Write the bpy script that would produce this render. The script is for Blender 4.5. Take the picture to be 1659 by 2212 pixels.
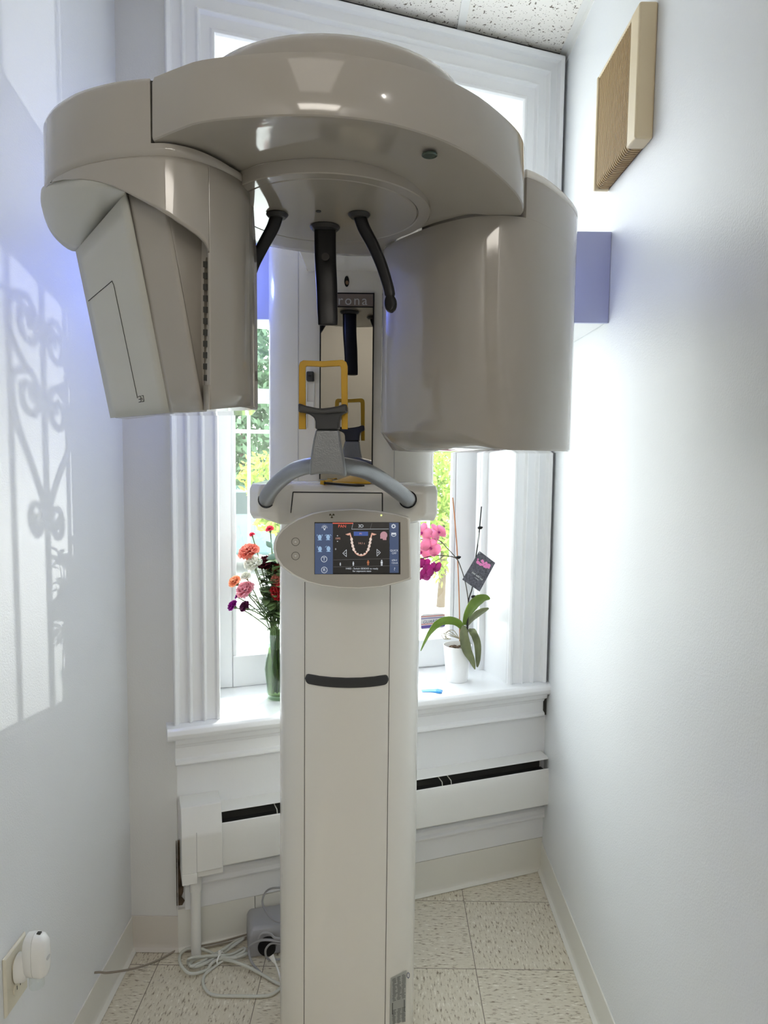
import bpy, bmesh, math, random
from mathutils import Vector, Matrix, noise
random.seed(7)
for _o in list(bpy.data.objects): bpy.data.objects.remove(_o)
SC = bpy.context.scene
COL = SC.collection
PI = math.pi

# ---------------------------------------------------------------- camera
F = 1500.0; CX = 829.5; CY = 1106.0; H = 1.46
_fw = Vector(((835-CX)/F, (985-CY)/F, 1)).normalized()
_dn = Vector(((620-CX)/F, F/121, 1.0)).normalized()
_dn = (_dn - _fw*_dn.dot(_fw)).normalized()
_rt = _dn.cross(_fw)
EYE = Vector((0, 0, H))
def ray(px, py):
    c = Vector(((px-CX)/F, (py-CY)/F, 1))
    return Vector((_rt.dot(c), _fw.dot(c), -_dn.dot(c)))
def ony(px, py, y):
    r = ray(px, py); return EYE + r*(y/r.y)
def onz(px, py, z):
    r = ray(px, py); return EYE + r*((z-H)/r.z)
def onx(px, py, x):
    r = ray(px, py); return EYE + r*(x/r.x)
def onpl(px, py, p, n):
    r = ray(px, py); return EYE + r*((p-EYE).dot(n)/r.dot(n))
cam = bpy.data.cameras.new('camera'); camo = bpy.data.objects.new('camera', cam); COL.objects.link(camo)
# camera axes in world: rows of R applied to camera axes
Rw = Matrix((_rt, _fw, -_dn))            # world = Rw @ (x right, y down, z forward)
xr = Rw @ Vector((1, 0, 0)); yu = -(Rw @ Vector((0, 1, 0))); zb = -(Rw @ Vector((0, 0, 1)))
camo.matrix_world = Matrix(((xr.x, yu.x, zb.x, 0), (xr.y, yu.y, zb.y, 0), (xr.z, yu.z, zb.z, H), (0, 0, 0, 1)))
cam.sensor_fit = 'HORIZONTAL'; cam.sensor_width = 36; cam.lens = 36*F/1659
cam.clip_start = .02; cam.clip_end = 200
SC.camera = camo

# ---------------------------------------------------------------- exposure, sky, lights
SC.view_settings.view_transform = 'Standard'; SC.view_settings.look = 'None'
SC.view_settings.gamma = 1; SC.view_settings.use_curve_mapping = False
SC.view_settings.exposure = 0.28
SC.cycles.max_bounces = 10; SC.cycles.diffuse_bounces = 6; SC.cycles.glossy_bounces = 5
SC.cycles.transparent_max_bounces = 16; SC.cycles.caustics_reflective = False
SC.cycles.sample_clamp_indirect = 6
W = bpy.data.worlds.new('World'); SC.world = W; W.use_nodes = True
wn = W.node_tree; bg = wn.nodes['Background']
wtc = wn.nodes.new('ShaderNodeTexCoord'); wsep = wn.nodes.new('ShaderNodeSeparateXYZ')
wr = wn.nodes.new('ShaderNodeValToRGB')
wn.links.new(wtc.outputs['Generated'], wsep.inputs[0]); wn.links.new(wsep.outputs['Z'], wr.inputs[0])
wr.color_ramp.elements[0].position = 0.0; wr.color_ramp.elements[0].color = (1, .985, .96, 1)
wr.color_ramp.elements[1].position = 0.6; wr.color_ramp.elements[1].color = (.86, .93, 1, 1)
wn.links.new(wr.outputs[0], bg.inputs['Color']); bg.inputs['Strength'].default_value = 6.8

def lamp(name, typ, loc, energy, color=(1, 1, 1), size=.1, target=None, **kw):
    l = bpy.data.lights.new(name, typ); l.energy = energy; l.color = color
    if typ == 'AREA':
        l.shape = 'RECTANGLE'; l.size = size[0]; l.size_y = size[1]
    elif typ == 'SUN': l.angle = size
    else: l.shadow_soft_size = size
    for k, v in kw.items(): setattr(l, k, v)
    o = bpy.data.objects.new(name, l); COL.objects.link(o); o.location = loc
    if target is not None:
        o.rotation_euler = (Vector(target)-Vector(loc)).to_track_quat('-Z', 'Y').to_euler()
    return o
# ceiling lights of the room behind the camera
lamp('ceiling_light', 'AREA', (-.1, -.2, 2.74), 1.6, (1, .93, .84), (.5, .9), (-.1, -.2, 0))
lamp('highlight_bulb', 'POINT', (.53, .22, 2.42), .5, (1, .95, .88), .018)  # added unseen bulb, placed to make the small highlight on the rotor
lamp('ceiling_light', 'AREA', (0, -1.7, 2.74), 17, (1, .93, .84), (1.0, .6), (0, -1.7, 0))
# sun, low over the garden behind the trees
lamp('sun', 'SUN', (3, 8, 9), 3.0, (1, .95, .85), .01, (0.6, -4, -3))
# added spot standing in for sun off an unseen windscreen, on to left wall
lamp('glint_stand_in', 'SPOT', (6.2, 11.0, -.02), 2000, (1, .99, .96), .028, (-.5, 1.75, 1.58), spot_size=math.radians(14), spot_blend=.2)

# ---------------------------------------------------------------- helpers
def tagp(o, label=None, cat=None, group=None, kind=None):
    if label: o['label'] = label
    if cat: o['category'] = cat
    if group: o['group'] = group
    if kind: o['kind'] = kind
    return o
def empty(name, loc=(0, 0, 0), label=None, cat=None, group=None):
    o = bpy.data.objects.new(name, None); COL.objects.link(o); o.location = loc
    o.empty_display_size = .05
    return tagp(o, label, cat, group)
class MB:
    def __init__(s): s.bm = bmesh.new()
    def v(s, p): return s.bm.verts.new(p)
    def face(s, pts):
        vs = [s.bm.verts.new(p) for p in pts]
        try: return s.bm.faces.new(vs)
        except ValueError: return None
    def box(s, a, b, M=None):
        x0, y0, z0 = a; x1, y1, z1 = b
        c = [Vector(p) for p in ((x0, y0, z0), (x1, y0, z0), (x1, y1, z0), (x0, y1, z0), (x0, y0, z1), (x1, y0, z1), (x1, y1, z1), (x0, y1, z1))]
        if M is not None: c = [M(p) if callable(M) else M @ p for p in c]
        vs = [s.bm.verts.new(p) for p in c]
        for f in ((0, 3, 2, 1), (4, 5, 6, 7), (0, 1, 5, 4), (1, 2, 6, 5), (2, 3, 7, 6), (3, 0, 4, 7)):
            s.bm.faces.new([vs[i] for i in f])
        return s
    def loft(s, rings, cap0=True, cap1=True, closed=True):
        R = [[s.bm.verts.new(p) for p in r] for r in rings]
        n = len(R[0])
        for a, b in zip(R[:-1], R[1:]):
            for i in range(n if closed else n-1):
                j = (i+1) % n
                try: s.bm.faces.new((a[i], a[j], b[j], b[i]))
                except ValueError: pass
        if cap0: s.bm.faces.new(R[0][::-1])
        if cap1: s.bm.faces.new(R[-1])
        return s
    def prism(s, pts, z0, z1):
        return s.loft([[Vector((p[0], p[1], z0)) for p in pts], [Vector((p[0], p[1], z1)) for p in pts]])
    def tube(s, pts, r, n=10, cap=True):
        pts = [Vector(p) for p in pts]; rr = r if hasattr(r, '__len__') else [r]*len(pts)
        rings = []; up = None
        for i, p in enumerate(pts):
            t = (pts[min(i+1, len(pts)-1)] - pts[max(i-1, 0)])
            if t.length < 1e-9: t = Vector((0, 0, 1))
            t.normalize()
            if up is None:
                up = t.orthogonal().normalized()
            up = (up - t*up.dot(t)); up = up.normalized() if up.length > 1e-6 else t.orthogonal().normalized()
            q = t.cross(up)
            rings.append([p + (up*math.cos(2*PI*k/n) + q*math.sin(2*PI*k/n))*rr[i] for k in range(n)])
        return s.loft(rings, cap, cap)
    def lathe(s, c, prof, n=32, cap=True, closed_top=True):
        c = Vector(c)
        return s.loft([[c + Vector((r*math.cos(2*PI*k/n), r*math.sin(2*PI*k/n), z)) for k in range(n)] for r, z in prof], cap, closed_top)
    def grid(s, rows): return s.loft(rows, False, False, False)
    def obj(s, name, mat, parent=None, bevel=0, seg=2, smooth=True, angle=35, solid=0, sub=0, weld=True):
        if weld: bmesh.ops.remove_doubles(s.bm, verts=s.bm.verts, dist=1e-5)
        bmesh.ops.recalc_face_normals(s.bm, faces=s.bm.faces)
        me = bpy.data.meshes.new(name); s.bm.to_mesh(me); s.bm.free()
        o = bpy.data.objects.new(name, me); COL.objects.link(o)
        for m in (mat if isinstance(mat, (list, tuple)) else [mat]): me.materials.append(m)
        if parent is not None:
            o.parent = parent; o.matrix_parent_inverse = Matrix.Translation(-absloc(parent))
        if solid:
            d = o.modifiers.new('solid', 'SOLIDIFY'); d.thickness = solid; d.offset = 0
        if sub:
            d = o.modifiers.new('sub', 'SUBSURF'); d.levels = d.render_levels = sub
        if bevel:
            d = o.modifiers.new('bevel', 'BEVEL'); d.width = bevel; d.segments = seg; d.limit_method = 'ANGLE'; d.angle_limit = math.radians(30)
            d.harden_normals = False
        if smooth:
            for p in me.polygons: p.use_smooth = True
            try: me.set_sharp_from_angle(angle=math.radians(angle if not bevel else 80))
            except Exception: pass
            if bevel:
                w = o.modifiers.new('wn', 'WEIGHTED_NORMAL'); w.keep_sharp = True
        return o
def absloc(o):
    l = Vector(o.location)
    return l if o.parent is None or o.type == 'MESH' and False else l
def copy_tree(o, parent=None):
    c = o.copy(); COL.objects.link(c)
    if parent is not None: c.parent = parent
    for ch in [x for x in bpy.data.objects if x.parent is o]: copy_tree(ch, c)
    return c
def structure(o): o['kind'] = 'structure'; return o
def smoothpath(pts, k=6):
    pts = [Vector(p) for p in pts]; out = []
    for i in range(len(pts)-1):
        p0 = pts[max(i-1, 0)]; p1 = pts[i]; p2 = pts[i+1]; p3 = pts[min(i+2, len(pts)-1)]
        for j in range(k):
            t = j/k
            out.append(.5*((2*p1)+(p2-p0)*t+(2*p0-5*p1+4*p2-p3)*t*t+(3*p1-p0-3*p2+p3)*t**3))
    out.append(pts[-1]); return out
def txt(s, size=1.0, spacing=1.0, align='CENTER'):
    c = bpy.data.curves.new('lettering', 'FONT'); c.body = s; c.size = size; c.align_x = align; c.align_y = 'CENTER'
    c.space_character = spacing; c.resolution_u = 3
    o = bpy.data.objects.new('lettering', c); COL.objects.link(o)
    dg = bpy.context.evaluated_depsgraph_get(); me = bpy.data.meshes.new_from_object(o.evaluated_get(dg))
    vs = [v.co.copy() for v in me.vertices]; fs = [list(p.vertices) for p in me.polygons]
    bpy.data.objects.remove(o); bpy.data.curves.remove(c); bpy.data.meshes.remove(me)
    return vs, fs
def add_txt(mb, s, fn, size, spacing=1.0, align='CENTER'):
    vs, fs = txt(s, size, spacing, align); V = [mb.bm.verts.new(fn(v.x, v.y)) for v in vs]
    for f in fs:
        try: mb.bm.faces.new([V[i] for i in f])
        except ValueError: pass

# ---------------------------------------------------------------- materials
def mat(name, col, rough=.5, metal=0, coat=0, emit=None, es=1, bump=0, bscale=200, trans=0, alpha=1, spec=.5, var=0, vscale=6, sss=0):
    m = bpy.data.materials.new(name); m.use_nodes = True; nt = m.node_tree; b = nt.nodes['Principled BSDF']
    b.inputs['Base Color'].default_value = (*col, 1); b.inputs['Roughness'].default_value = rough
    b.inputs['Metallic'].default_value = metal; b.inputs['Coat Weight'].default_value = coat
    b.inputs['Specular IOR Level'].default_value = spec
    b.inputs['Coat Roughness'].default_value = .05
    if emit: b.inputs['Emission Color'].default_value = (*emit, 1); b.inputs['Emission Strength'].default_value = es
    if trans: b.inputs['Transmission Weight'].default_value = trans
    if bump or var:
        tc = nt.nodes.new('ShaderNodeTexCoord')
    if bump:
        nz = nt.nodes.new('ShaderNodeTexNoise'); nz.inputs['Scale'].default_value = bscale; nz.inputs['Detail'].default_value = 3
        nt.links.new(tc.outputs['Object'], nz.inputs['Vector'])
        bp = nt.nodes.new('ShaderNodeBump'); bp.inputs['Strength'].default_value = bump; bp.inputs['Distance'].default_value = .002
        nt.links.new(nz.outputs['Fac'], bp.inputs['Height']); nt.links.new(bp.outputs['Normal'], b.inputs['Normal'])
    if var:
        nv = nt.nodes.new('ShaderNodeTexNoise'); nv.inputs['Scale'].default_value = vscale; nv.inputs['Detail'].default_value = 5
        nt.links.new(tc.outputs['Object'], nv.inputs['Vector'])
        rp = nt.nodes.new('ShaderNodeValToRGB'); rp.color_ramp.elements[0].position = .3; rp.color_ramp.elements[1].position = .7
        rp.color_ramp.elements[0].color = (*[c*(1-var) for c in col], 1); rp.color_ramp.elements[1].color = (*[min(1, c*(1+var)) for c in col], 1)
        nt.links.new(nv.outputs['Fac'], rp.inputs[0]); nt.links.new(rp.outputs[0], b.inputs['Base Color'])
    return m
M = {}
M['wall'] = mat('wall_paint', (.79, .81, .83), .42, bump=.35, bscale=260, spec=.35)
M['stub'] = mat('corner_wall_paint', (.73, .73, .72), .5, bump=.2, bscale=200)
M['trimw'] = mat('white_gloss_trim', (.83, .84, .86), .3, bump=.15, bscale=60, coat=.2)
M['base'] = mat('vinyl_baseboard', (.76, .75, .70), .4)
M['shell'] = mat('machine_gloss_shell_shaded', (.405, .374, .328), .08, coat=.3)  # same white as the column; its shade is put into this darker colour
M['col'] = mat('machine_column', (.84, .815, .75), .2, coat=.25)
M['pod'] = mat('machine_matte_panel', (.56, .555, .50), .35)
M['gap'] = mat('seam_dark', (.05, .05, .045), .8)
M['black'] = mat('black_plastic', (.008, .008, .009), .3, spec=.3)
M['dark'] = mat('dark_grey_rubber', (.035, .036, .038), .45)
M['metal'] = mat('brushed_aluminium', (.27, .28, .29), .32, metal=.6, bump=.25, bscale=500)
M['yellow'] = mat('yellow_plastic', (.60, .335, .01), .35, coat=.2)
M['mirror'] = mat('mirror', (.62, .60, .56), .01, metal=1)
M['bronze'] = mat('mirror_header_band', (.22, .18, .16), .3)
M['lettergrey'] = mat('pale_lettering', (.55, .55, .55), .4)
M['blue'] = mat('pelmet_blue_paint', (.42, .45, .68), .35)
M['white'] = mat('white_plastic', (.85, .85, .83), .3, coat=.2)
M['ivory'] = mat('ivory_plastic', (.72, .68, .56), .3)
M['beige'] = mat('beige_chime_plastic', (.72, .60, .40), .45)
M['beiged'] = mat('beige_chime_louvre', (.42, .29, .14), .6)
M['heater'] = mat('heater_enamel', (.80, .80, .78), .35, bump=.1, bscale=80)
M['cable'] = mat('pale_grey_cable', (.60, .61, .56), .42)
M['cable2'] = mat('grey_cable', (.34, .34, .36), .42)
M['cable3'] = mat('brown_grey_wire', (.30, .26, .21), .5)
M['psu'] = mat('grey_power_box', (.36, .36, .38), .4)
M['porcelain'] = mat('white_ceramic', (.86, .86, .86), .15, coat=.5)
M['green'] = mat('orchid_leaf', (.16, .24, .05), .35, var=.3, vscale=25)
M['greend'] = mat('orchid_leaf_underside', (.15, .17, .08), .45, var=.35, vscale=25)
M['stemg'] = mat('stem_green', (.13, .20, .08), .5, var=.3, vscale=30)
M['sage'] = mat('sage_leaf', (.25, .40, .33), .5)
M['bark'] = mat('orchid_bark', (.12, .075, .045), .8, var=.5, vscale=80)
M['stick'] = mat('bamboo_stake', (.45, .17, .06), .5)
M['orchid'] = mat('orchid_petal_pink', (.85, .38, .56), .5, var=.25, vscale=40)
M['orchidp'] = mat('orchid_petal_magenta', (.50, .04, .30), .5, var=.3, vscale=40)
M['sky'] = mat('sign_paper', (.1, .1, .1), .5)
M['skyblue'] = mat('blue_tape', (.05, .35, .80), .4)
M['soil'] = mat('broken_plaster', (.10, .07, .045), .9, bump=1, bscale=60, var=.6, vscale=40)
for nm, c in dict(pink=(.85, .42, .50), salmon=(.85, .33, .26), whitef=(.85, .85, .78), maroon=(.10, .005, .02), peach=(.90, .42, .25), purple=(.24, .01, .22), dpurple=(.11, .01, .07), red=(.42, .01, .015), rosepink=(.75, .07, .14)).items():
    M[nm] = mat('petal_'+nm, c, .55, var=.18, vscale=60)
def glassmat(name, tint=(1, 1, 1), base=.05, edge=.5):
    m = bpy.data.materials.new(name); m.use_nodes = True; nt = m.node_tree; nt.nodes.clear()
    o = nt.nodes.new('ShaderNodeOutputMaterial'); mx = nt.nodes.new('ShaderNodeMixShader'); t = nt.nodes.new('ShaderNodeBsdfTransparent')
    g = nt.nodes.new('ShaderNodeBsdfGlossy'); g.inputs['Roughness'].default_value = .02; t.inputs['Color'].default_value = (*tint, 1)
    lw = nt.nodes.new('ShaderNodeLayerWeight'); lw.inputs['Blend'].default_value = .3
    mp = nt.nodes.new('ShaderNodeMapRange'); mp.inputs['To Min'].default_value = base; mp.inputs['To Max'].default_value = edge
    nt.links.new(lw.outputs['Facing'], mp.inputs['Value']); nt.links.new(mp.outputs['Result'], mx.inputs[0])
    nt.links.new(t.outputs[0], mx.inputs[1]); nt.links.new(g.outputs[0], mx.inputs[2]); nt.links.new(mx.outputs[0], o.inputs[0])
    return m
M['glass'] = glassmat('window_glass', (.97, .99, .98), .04, .35)
M['vase'] = glassmat('vase_glass', (.80, .88, .82), .04, .35)
M['water'] = glassmat('vase_water', (.58, .64, .38), .01, .06)

def floor_material():
    m = bpy.data.materials.new('vinyl_tile'); m.use_nodes = True; nt = m.node_tree; b = nt.nodes['Principled BSDF']
    b.inputs['Roughness'].default_value = .32
    L = nt.links.new; N = nt.nodes.new
    tc = N('ShaderNodeTexCoord'); mp = N('ShaderNodeMapping'); T = .3035
    mp.inputs['Location'].default_value = (-.272/T, -.3-1.876/T+.3, 0); mp.inputs['Scale'].default_value = (1/T, 1/T, 1)
    L(tc.outputs['Object'], mp.inputs['Vector'])
    ch = N('ShaderNodeTexChecker'); ch.inputs['Scale'].default_value = 1; ch.inputs['Color1'].default_value = (1, 1, 1, 1); ch.inputs['Color2'].default_value = (0, 0, 0, 1)
    off = N('ShaderNodeVectorMath'); off.operation = 'ADD'; off.inputs[1].default_value = (0, 0, .5)
    L(mp.outputs[0], off.inputs[0]); L(off.outputs[0], ch.inputs['Vector'])
    def streak(sc, seed):
        m2 = N('ShaderNodeMapping'); m2.inputs['Scale'].default_value = sc; m2.inputs['Location'].default_value = (seed, seed*2, 0)
        L(tc.outputs['Object'], m2.inputs['Vector']); n = N('ShaderNodeTexNoise'); n.inputs['Scale'].default_value = 1; n.inputs['Detail'].default_value = 2.5
        L(m2.outputs[0], n.inputs['Vector']); return n.outputs['Fac']
    def mixf(a, c):
        x = N('ShaderNodeMix'); x.data_type = 'FLOAT'; L(ch.outputs['Fac'], x.inputs[0]); L(a, x.inputs[2]); L(c, x.inputs[3]); return x.outputs[0]
    s1 = mixf(streak((170, 45, 1), 1), streak((45, 170, 1), 4)); s2 = mixf(streak((210, 62, 1), 9), streak((62, 210, 1), 13))
    r1 = N('ShaderNodeValToRGB'); e = r1.color_ramp.elements
    e[0].position = .30; e[0].color = (.24, .19, .13, 1); e[1].position = .41; e[1].color = (.66, .605, .49, 1)
    e2 = e.new(.62); e2.color = (.70, .65, .54, 1); e3 = e.new(.69); e3.color = (.86, .82, .72, 1)
    L(s1, r1.inputs[0])
    r2 = N('ShaderNodeValToRGB'); r2.color_ramp.elements[0].position = .62; r2.color_ramp.elements[0].color = (0, 0, 0, 1)
    r2.color_ramp.elements[1].position = .68; r2.color_ramp.elements[1].color = (1, 1, 1, 1); L(s2, r2.inputs[0])
    mx = N('ShaderNodeMix'); mx.data_type = 'RGBA'; L(r2.outputs[0], mx.inputs[0]); L(r1.outputs[0], mx.inputs[6]); mx.inputs[7].default_value = (.40, .35, .27, 1)
    # joints
    sx = N('ShaderNodeSeparateXYZ'); L(mp.outputs[0], sx.inputs[0])
    def joint(o):
        f = N('ShaderNodeMath'); f.operation = 'FRACT'; L(o, f.inputs[0])
        g = N('ShaderNodeMath'); g.operation = 'SUBTRACT'; L(f.outputs[0], g.inputs[0]); g.inputs[1].default_value = .5
        h = N('ShaderNodeMath'); h.operation = 'ABSOLUTE'; L(g.outputs[0], h.inputs[0])
        k = N('ShaderNodeMath'); k.operation = 'GREATER_THAN'; L(h.outputs[0], k.inputs[0]); k.inputs[1].default_value = .4965; return k.outputs[0]
    mxx = N('ShaderNodeMath'); mxx.operation = 'MAXIMUM'; L(joint(sx.outputs[0]), mxx.inputs[0]); L(joint(sx.outputs[1]), mxx.inputs[1])
    m3 = N('ShaderNodeMix'); m3.data_type = 'RGBA'; L(mxx.outputs[0], m3.inputs[0]); L(mx.outputs[2], m3.inputs[6]); m3.inputs[7].default_value = (.20, .17, .13, 1)
    L(m3.outputs[2], b.inputs['Base Color']); return m
def ceiling_material():
    m = bpy.data.materials.new('acoustic_tile'); m.use_nodes = True; nt = m.node_tree; b = nt.nodes['Principled BSDF']
    b.inputs['Roughness'].default_value = .9
    L = nt.links.new; N = nt.nodes.new; tc = N('ShaderNodeTexCoord')
    def dots(sc, dist, th, w):
        nz = N('ShaderNodeTexNoise'); nz.inputs['Scale'].default_value = 60; L(tc.outputs['Object'], nz.inputs['Vector'])
        ad = N('ShaderNodeMix'); ad.data_type = 'RGBA'; ad.blend_type = 'ADD'; ad.inputs[0].default_value = dist; L(tc.outputs['Object'], ad.inputs[6]); L(nz.outputs['Color'], ad.inputs[7])
        vo = N('ShaderNodeTexVoronoi'); vo.inputs['Scale'].default_value = sc; L(ad.outputs[2], vo.inputs['Vector'])
        c = N('ShaderNodeMath'); c.operation = 'LESS_THAN'; L(vo.outputs['Distance'], c.inputs[0]); c.inputs[1].default_value = th
        sp = N('ShaderNodeSeparateColor'); L(vo.outputs['Color'], sp.inputs[0])
        d = N('ShaderNodeMath'); d.operation = 'GREATER_THAN'; L(sp.outputs[0], d.inputs[0]); d.inputs[1].default_value = w
        e = N('ShaderNodeMath'); e.operation = 'MULTIPLY'; L(c.outputs[0], e.inputs[0]); L(d.outputs[0], e.inputs[1]); return e.outputs[0]
    a = dots(150, .012, .20, .30); c = dots(62, .035, .25, .5)
    mx = N('ShaderNodeMath'); mx.operation = 'MAXIMUM'; L(a, mx.inputs[0]); L(c, mx.inputs[1])
    m3 = N('ShaderNodeMix'); m3.data_type = 'RGBA'; L(mx.outputs[0], m3.inputs[0]); m3.inputs[6].default_value = (.90, .87, .82, 1); m3.inputs[7].default_value = (.20, .17, .14, 1)
    L(m3.outputs[2], b.inputs['Base Color']); return m
def translucent(m, col, f=.5):
    nt = m.node_tree; b = nt.nodes['Principled BSDF']; o = nt.nodes['Material Output']
    t = nt.nodes.new('ShaderNodeBsdfTranslucent'); t.inputs['Color'].default_value = (*col, 1); mx = nt.nodes.new('ShaderNodeMixShader'); mx.inputs[0].default_value = f
    nt.links.new(b.outputs[0], mx.inputs[1]); nt.links.new(t.outputs[0], mx.inputs[2]); nt.links.new(mx.outputs[0], o.inputs['Surface'])
for k_ in ('pink', 'salmon', 'whitef', 'peach', 'rosepink', 'orchid', 'purple', 'orchidp'):
    c_ = M[k_].node_tree.nodes['Principled BSDF'].inputs['Base Color'].default_value
    translucent(M[k_], [min(.95, v*1.1) for v in c_[:3]], .5)
translucent(M['green'], (.30, .42, .05), .35)
M['floor'] = floor_material(); M['ceiling'] = ceiling_material()

# ---------------------------------------------------------------- room shell
XL, XR, YB, ZC = -.735, .568, 1.94, 2.765
WP = Vector((-.582, 1.951, 0)); WD = Vector((.938, .347, 0)).normalized(); WN = Vector((.347, -.938, 0)).normalized()
def ws(p):       # window-wall coordinates (along, out into the room, up) -> world
    return WP + WD*p[0] + WN*p[1] + Vector((0, 0, p[2]))
def wbox(mb, s0, s1, o0, o1, z0, z1): return mb.box((s0, o0, z0), (s1, o1, z1), ws)
YN = -2.4
structure(MB().box((XL-.3, YN, -.06), (XR+.5, 2.52, 0)).obj('floor', M['floor'], smooth=False))
structure(MB().box((XL-.3, YN, ZC), (XR+.5, 2.52, ZC+.06)).obj('ceiling', M['ceiling'], smooth=False))
structure(MB().box((XL-.12, YN, -.05), (XL, YB+.3, ZC+.05)).obj('wall_left', M['wall'], smooth=False))
structure(MB().box((XR, YN, -.05), (XR+.12, 2.75, ZC+.05)).obj('wall_right', M['wall'], smooth=False))
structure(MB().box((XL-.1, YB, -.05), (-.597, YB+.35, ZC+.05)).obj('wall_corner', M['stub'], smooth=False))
structure(MB().box((XL-.3, YN-.1, -.05), (XR+.5, YN, ZC+.05)).obj('wall_back', mat('far_room_wall', (.22, .21, .185), .6), smooth=False))
S0, S1, ZS, ZT = .108, 1.065, .69, 2.59
mb = MB()
wbox(mb, -.03, S0-.02, -.32, 0, -.05, ZC+.05); wbox(mb, S1+.02, 1.26, -.32, 0, -.05, ZC+.05)
wbox(mb, S0-.02, S1+.02, -.32, 0, -.05, ZS-.04); wbox(mb, S0-.02, S1+.02, -.32, 0, ZT+.02, ZC+.05)
structure(mb.obj('wall_window', M['trimw'], smooth=False))
# broken plaster in the corner beside the heater
mb = MB()
pts = []
for k in range(16):
    t = k/15
    pts.append((t, .010+.012*noise.noise(Vector((k*.9, 0, 3)))+.008))
a = [ws((-.022, .004, .235+.20*(1-t)-.1)) for t, w in pts]; b_ = [ws((-.022+w, .006, .235+.20*(1-t)-.1)) for t, w in pts]
mb.grid([a, [ws((-.024, .03, p.z)) for p in a]])
mb.grid([a, b_])
structure(mb.obj('trim_9', M['soil']))
# ceiling grid
mb = MB(); mb.box((.212-.012, -1, ZC-.006), (.212+.012, 2.36, ZC+.001))
structure(mb.obj('trim_1', M['white'], smooth=False))
mb = MB(); mb.box((XR-.022, -1, ZC-.005), (XR, 2.40, ZC)); mb.box((XR-.002, -1, ZC-.028), (XR, 2.40, ZC))
structure(mb.obj('trim_2', M['white'], smooth=False))
mb = MB(); wbox(mb, -.03, 1.23, .0, .006, ZC-.008, ZC)
structure(mb.obj('trim_3', M['dark'], smooth=False))
# baseboards (vinyl cove)
def cove(mb, f, L0, L1, hgt, t=.004):
    prof = [(0, hgt), (t, hgt), (t, .022), (t+.004, .010), (t+.014, .0015), (0, 0)]
    mb.loft([[f((L0, o, z)) for o, z in prof], [f((L1, o, z)) for o, z in prof]])
mb = MB(); cove(mb, lambda p: Vector((XL+p[1], p[0], p[2])), -2.4, YB, .102); structure(mb.obj('baseboard_left', M['base'], bevel=.001))
mb = MB(); cove(mb, lambda p: Vector((XR-p[1], p[0], p[2])), -2.4, 2.38, .102); structure(mb.obj('baseboard_right', M['base'], bevel=.001))
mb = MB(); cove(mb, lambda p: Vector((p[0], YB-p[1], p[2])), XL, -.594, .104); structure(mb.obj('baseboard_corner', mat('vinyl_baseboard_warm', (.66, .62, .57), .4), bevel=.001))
mb = MB(); cove(mb, lambda p: ws((p[0], p[1], p[2])), -.02, .205, .125, .010); cove(mb, lambda p: ws((p[0], p[1], p[2])), .207, 1.225, .118, .010); structure(mb.obj('baseboard_window', M['base'], bevel=.001))
# lower rail board and moulding under the heater
mb = MB()
prof = [(0, .245), (.022, .245), (.030, .232), (.026, .218), (.034, .210), (.030, .202), (.012, .196), (.012, .12), (0, .12)]
mb.loft([[ws((.0, o, z)) for o, z in prof], [ws((1.225, o, z)) for o, z in prof]])
structure(mb.obj('trim_4', M['trimw'], bevel=.002))
# sill, apron
mb = MB()
prof = [(-.30, .69), (.052, .69), (.060, .684), (.064, .672), (.060, .660), (.050, .652), (.0, .652), (-.30, .652)]
mb.loft([[ws((-.045, o, z)) for o, z in prof], [ws((1.222, o, z)) for o, z in prof]])
structure(mb.obj('trim_5', M['trimw'], bevel=.002))
mb = MB()
prof = [(0, .652), (.045, .652), (.040, .636), (.026, .628), (.022, .620), (.018, .618), (.018, .585), (.028, .580), (.030, .572), (.022, .566), (.010, .562), (0, .560)]
mb.loft([[ws((-.022, o, z)) for o, z in prof], [ws((1.205, o, z)) for o, z in prof]])
structure(mb.obj('trim_6', M['trimw'], bevel=.0015))
# dark notch at the right end of the apron
mb = MB(); wbox(mb, 1.206, 1.222, .001, .012, .565, .65); structure(mb.obj('trim_8', M['gap'], smooth=False))
# fluted casing with mitred head
def casing_prof(w):
    return [(0, 0), (0, .022), (.006*w, .034), (.03*w, .036), (.10*w, .030), (.13*w, .018), (.30*w, .016), (.33*w, .026), (.36*w, .026), (.40*w, .014), (.60*w, .014), (.63*w, .024), (.66*w, .024), (.70*w, .013), (.88*w, .013), (.92*w, .020), (.97*w, .020), (w, .012), (w, 0)]
mb = MB()
WL, WR_, WT = S0+.024, 1.205-S1, 2.745-ZT
pl, pr, pt = casing_prof(WL), casing_prof(WR_), casing_prof(WT)
rings = []
rings.append([ws((-.024+u, o, ZS)) for u, o in pl])
rings.append([ws((-.024+u, o, ZT+WT-(u/WL)*WT)) for u, o in pl])
rings.append([ws((1.205-u, o, ZT+WT-(u/WR_)*WT)) for u, o in pr])
rings.append([ws((1.205-u, o, ZS)) for u, o in pr])
mb.loft(rings); structure(mb.obj('trim_7', M['trimw'], smooth=False, bevel=.0012))
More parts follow.
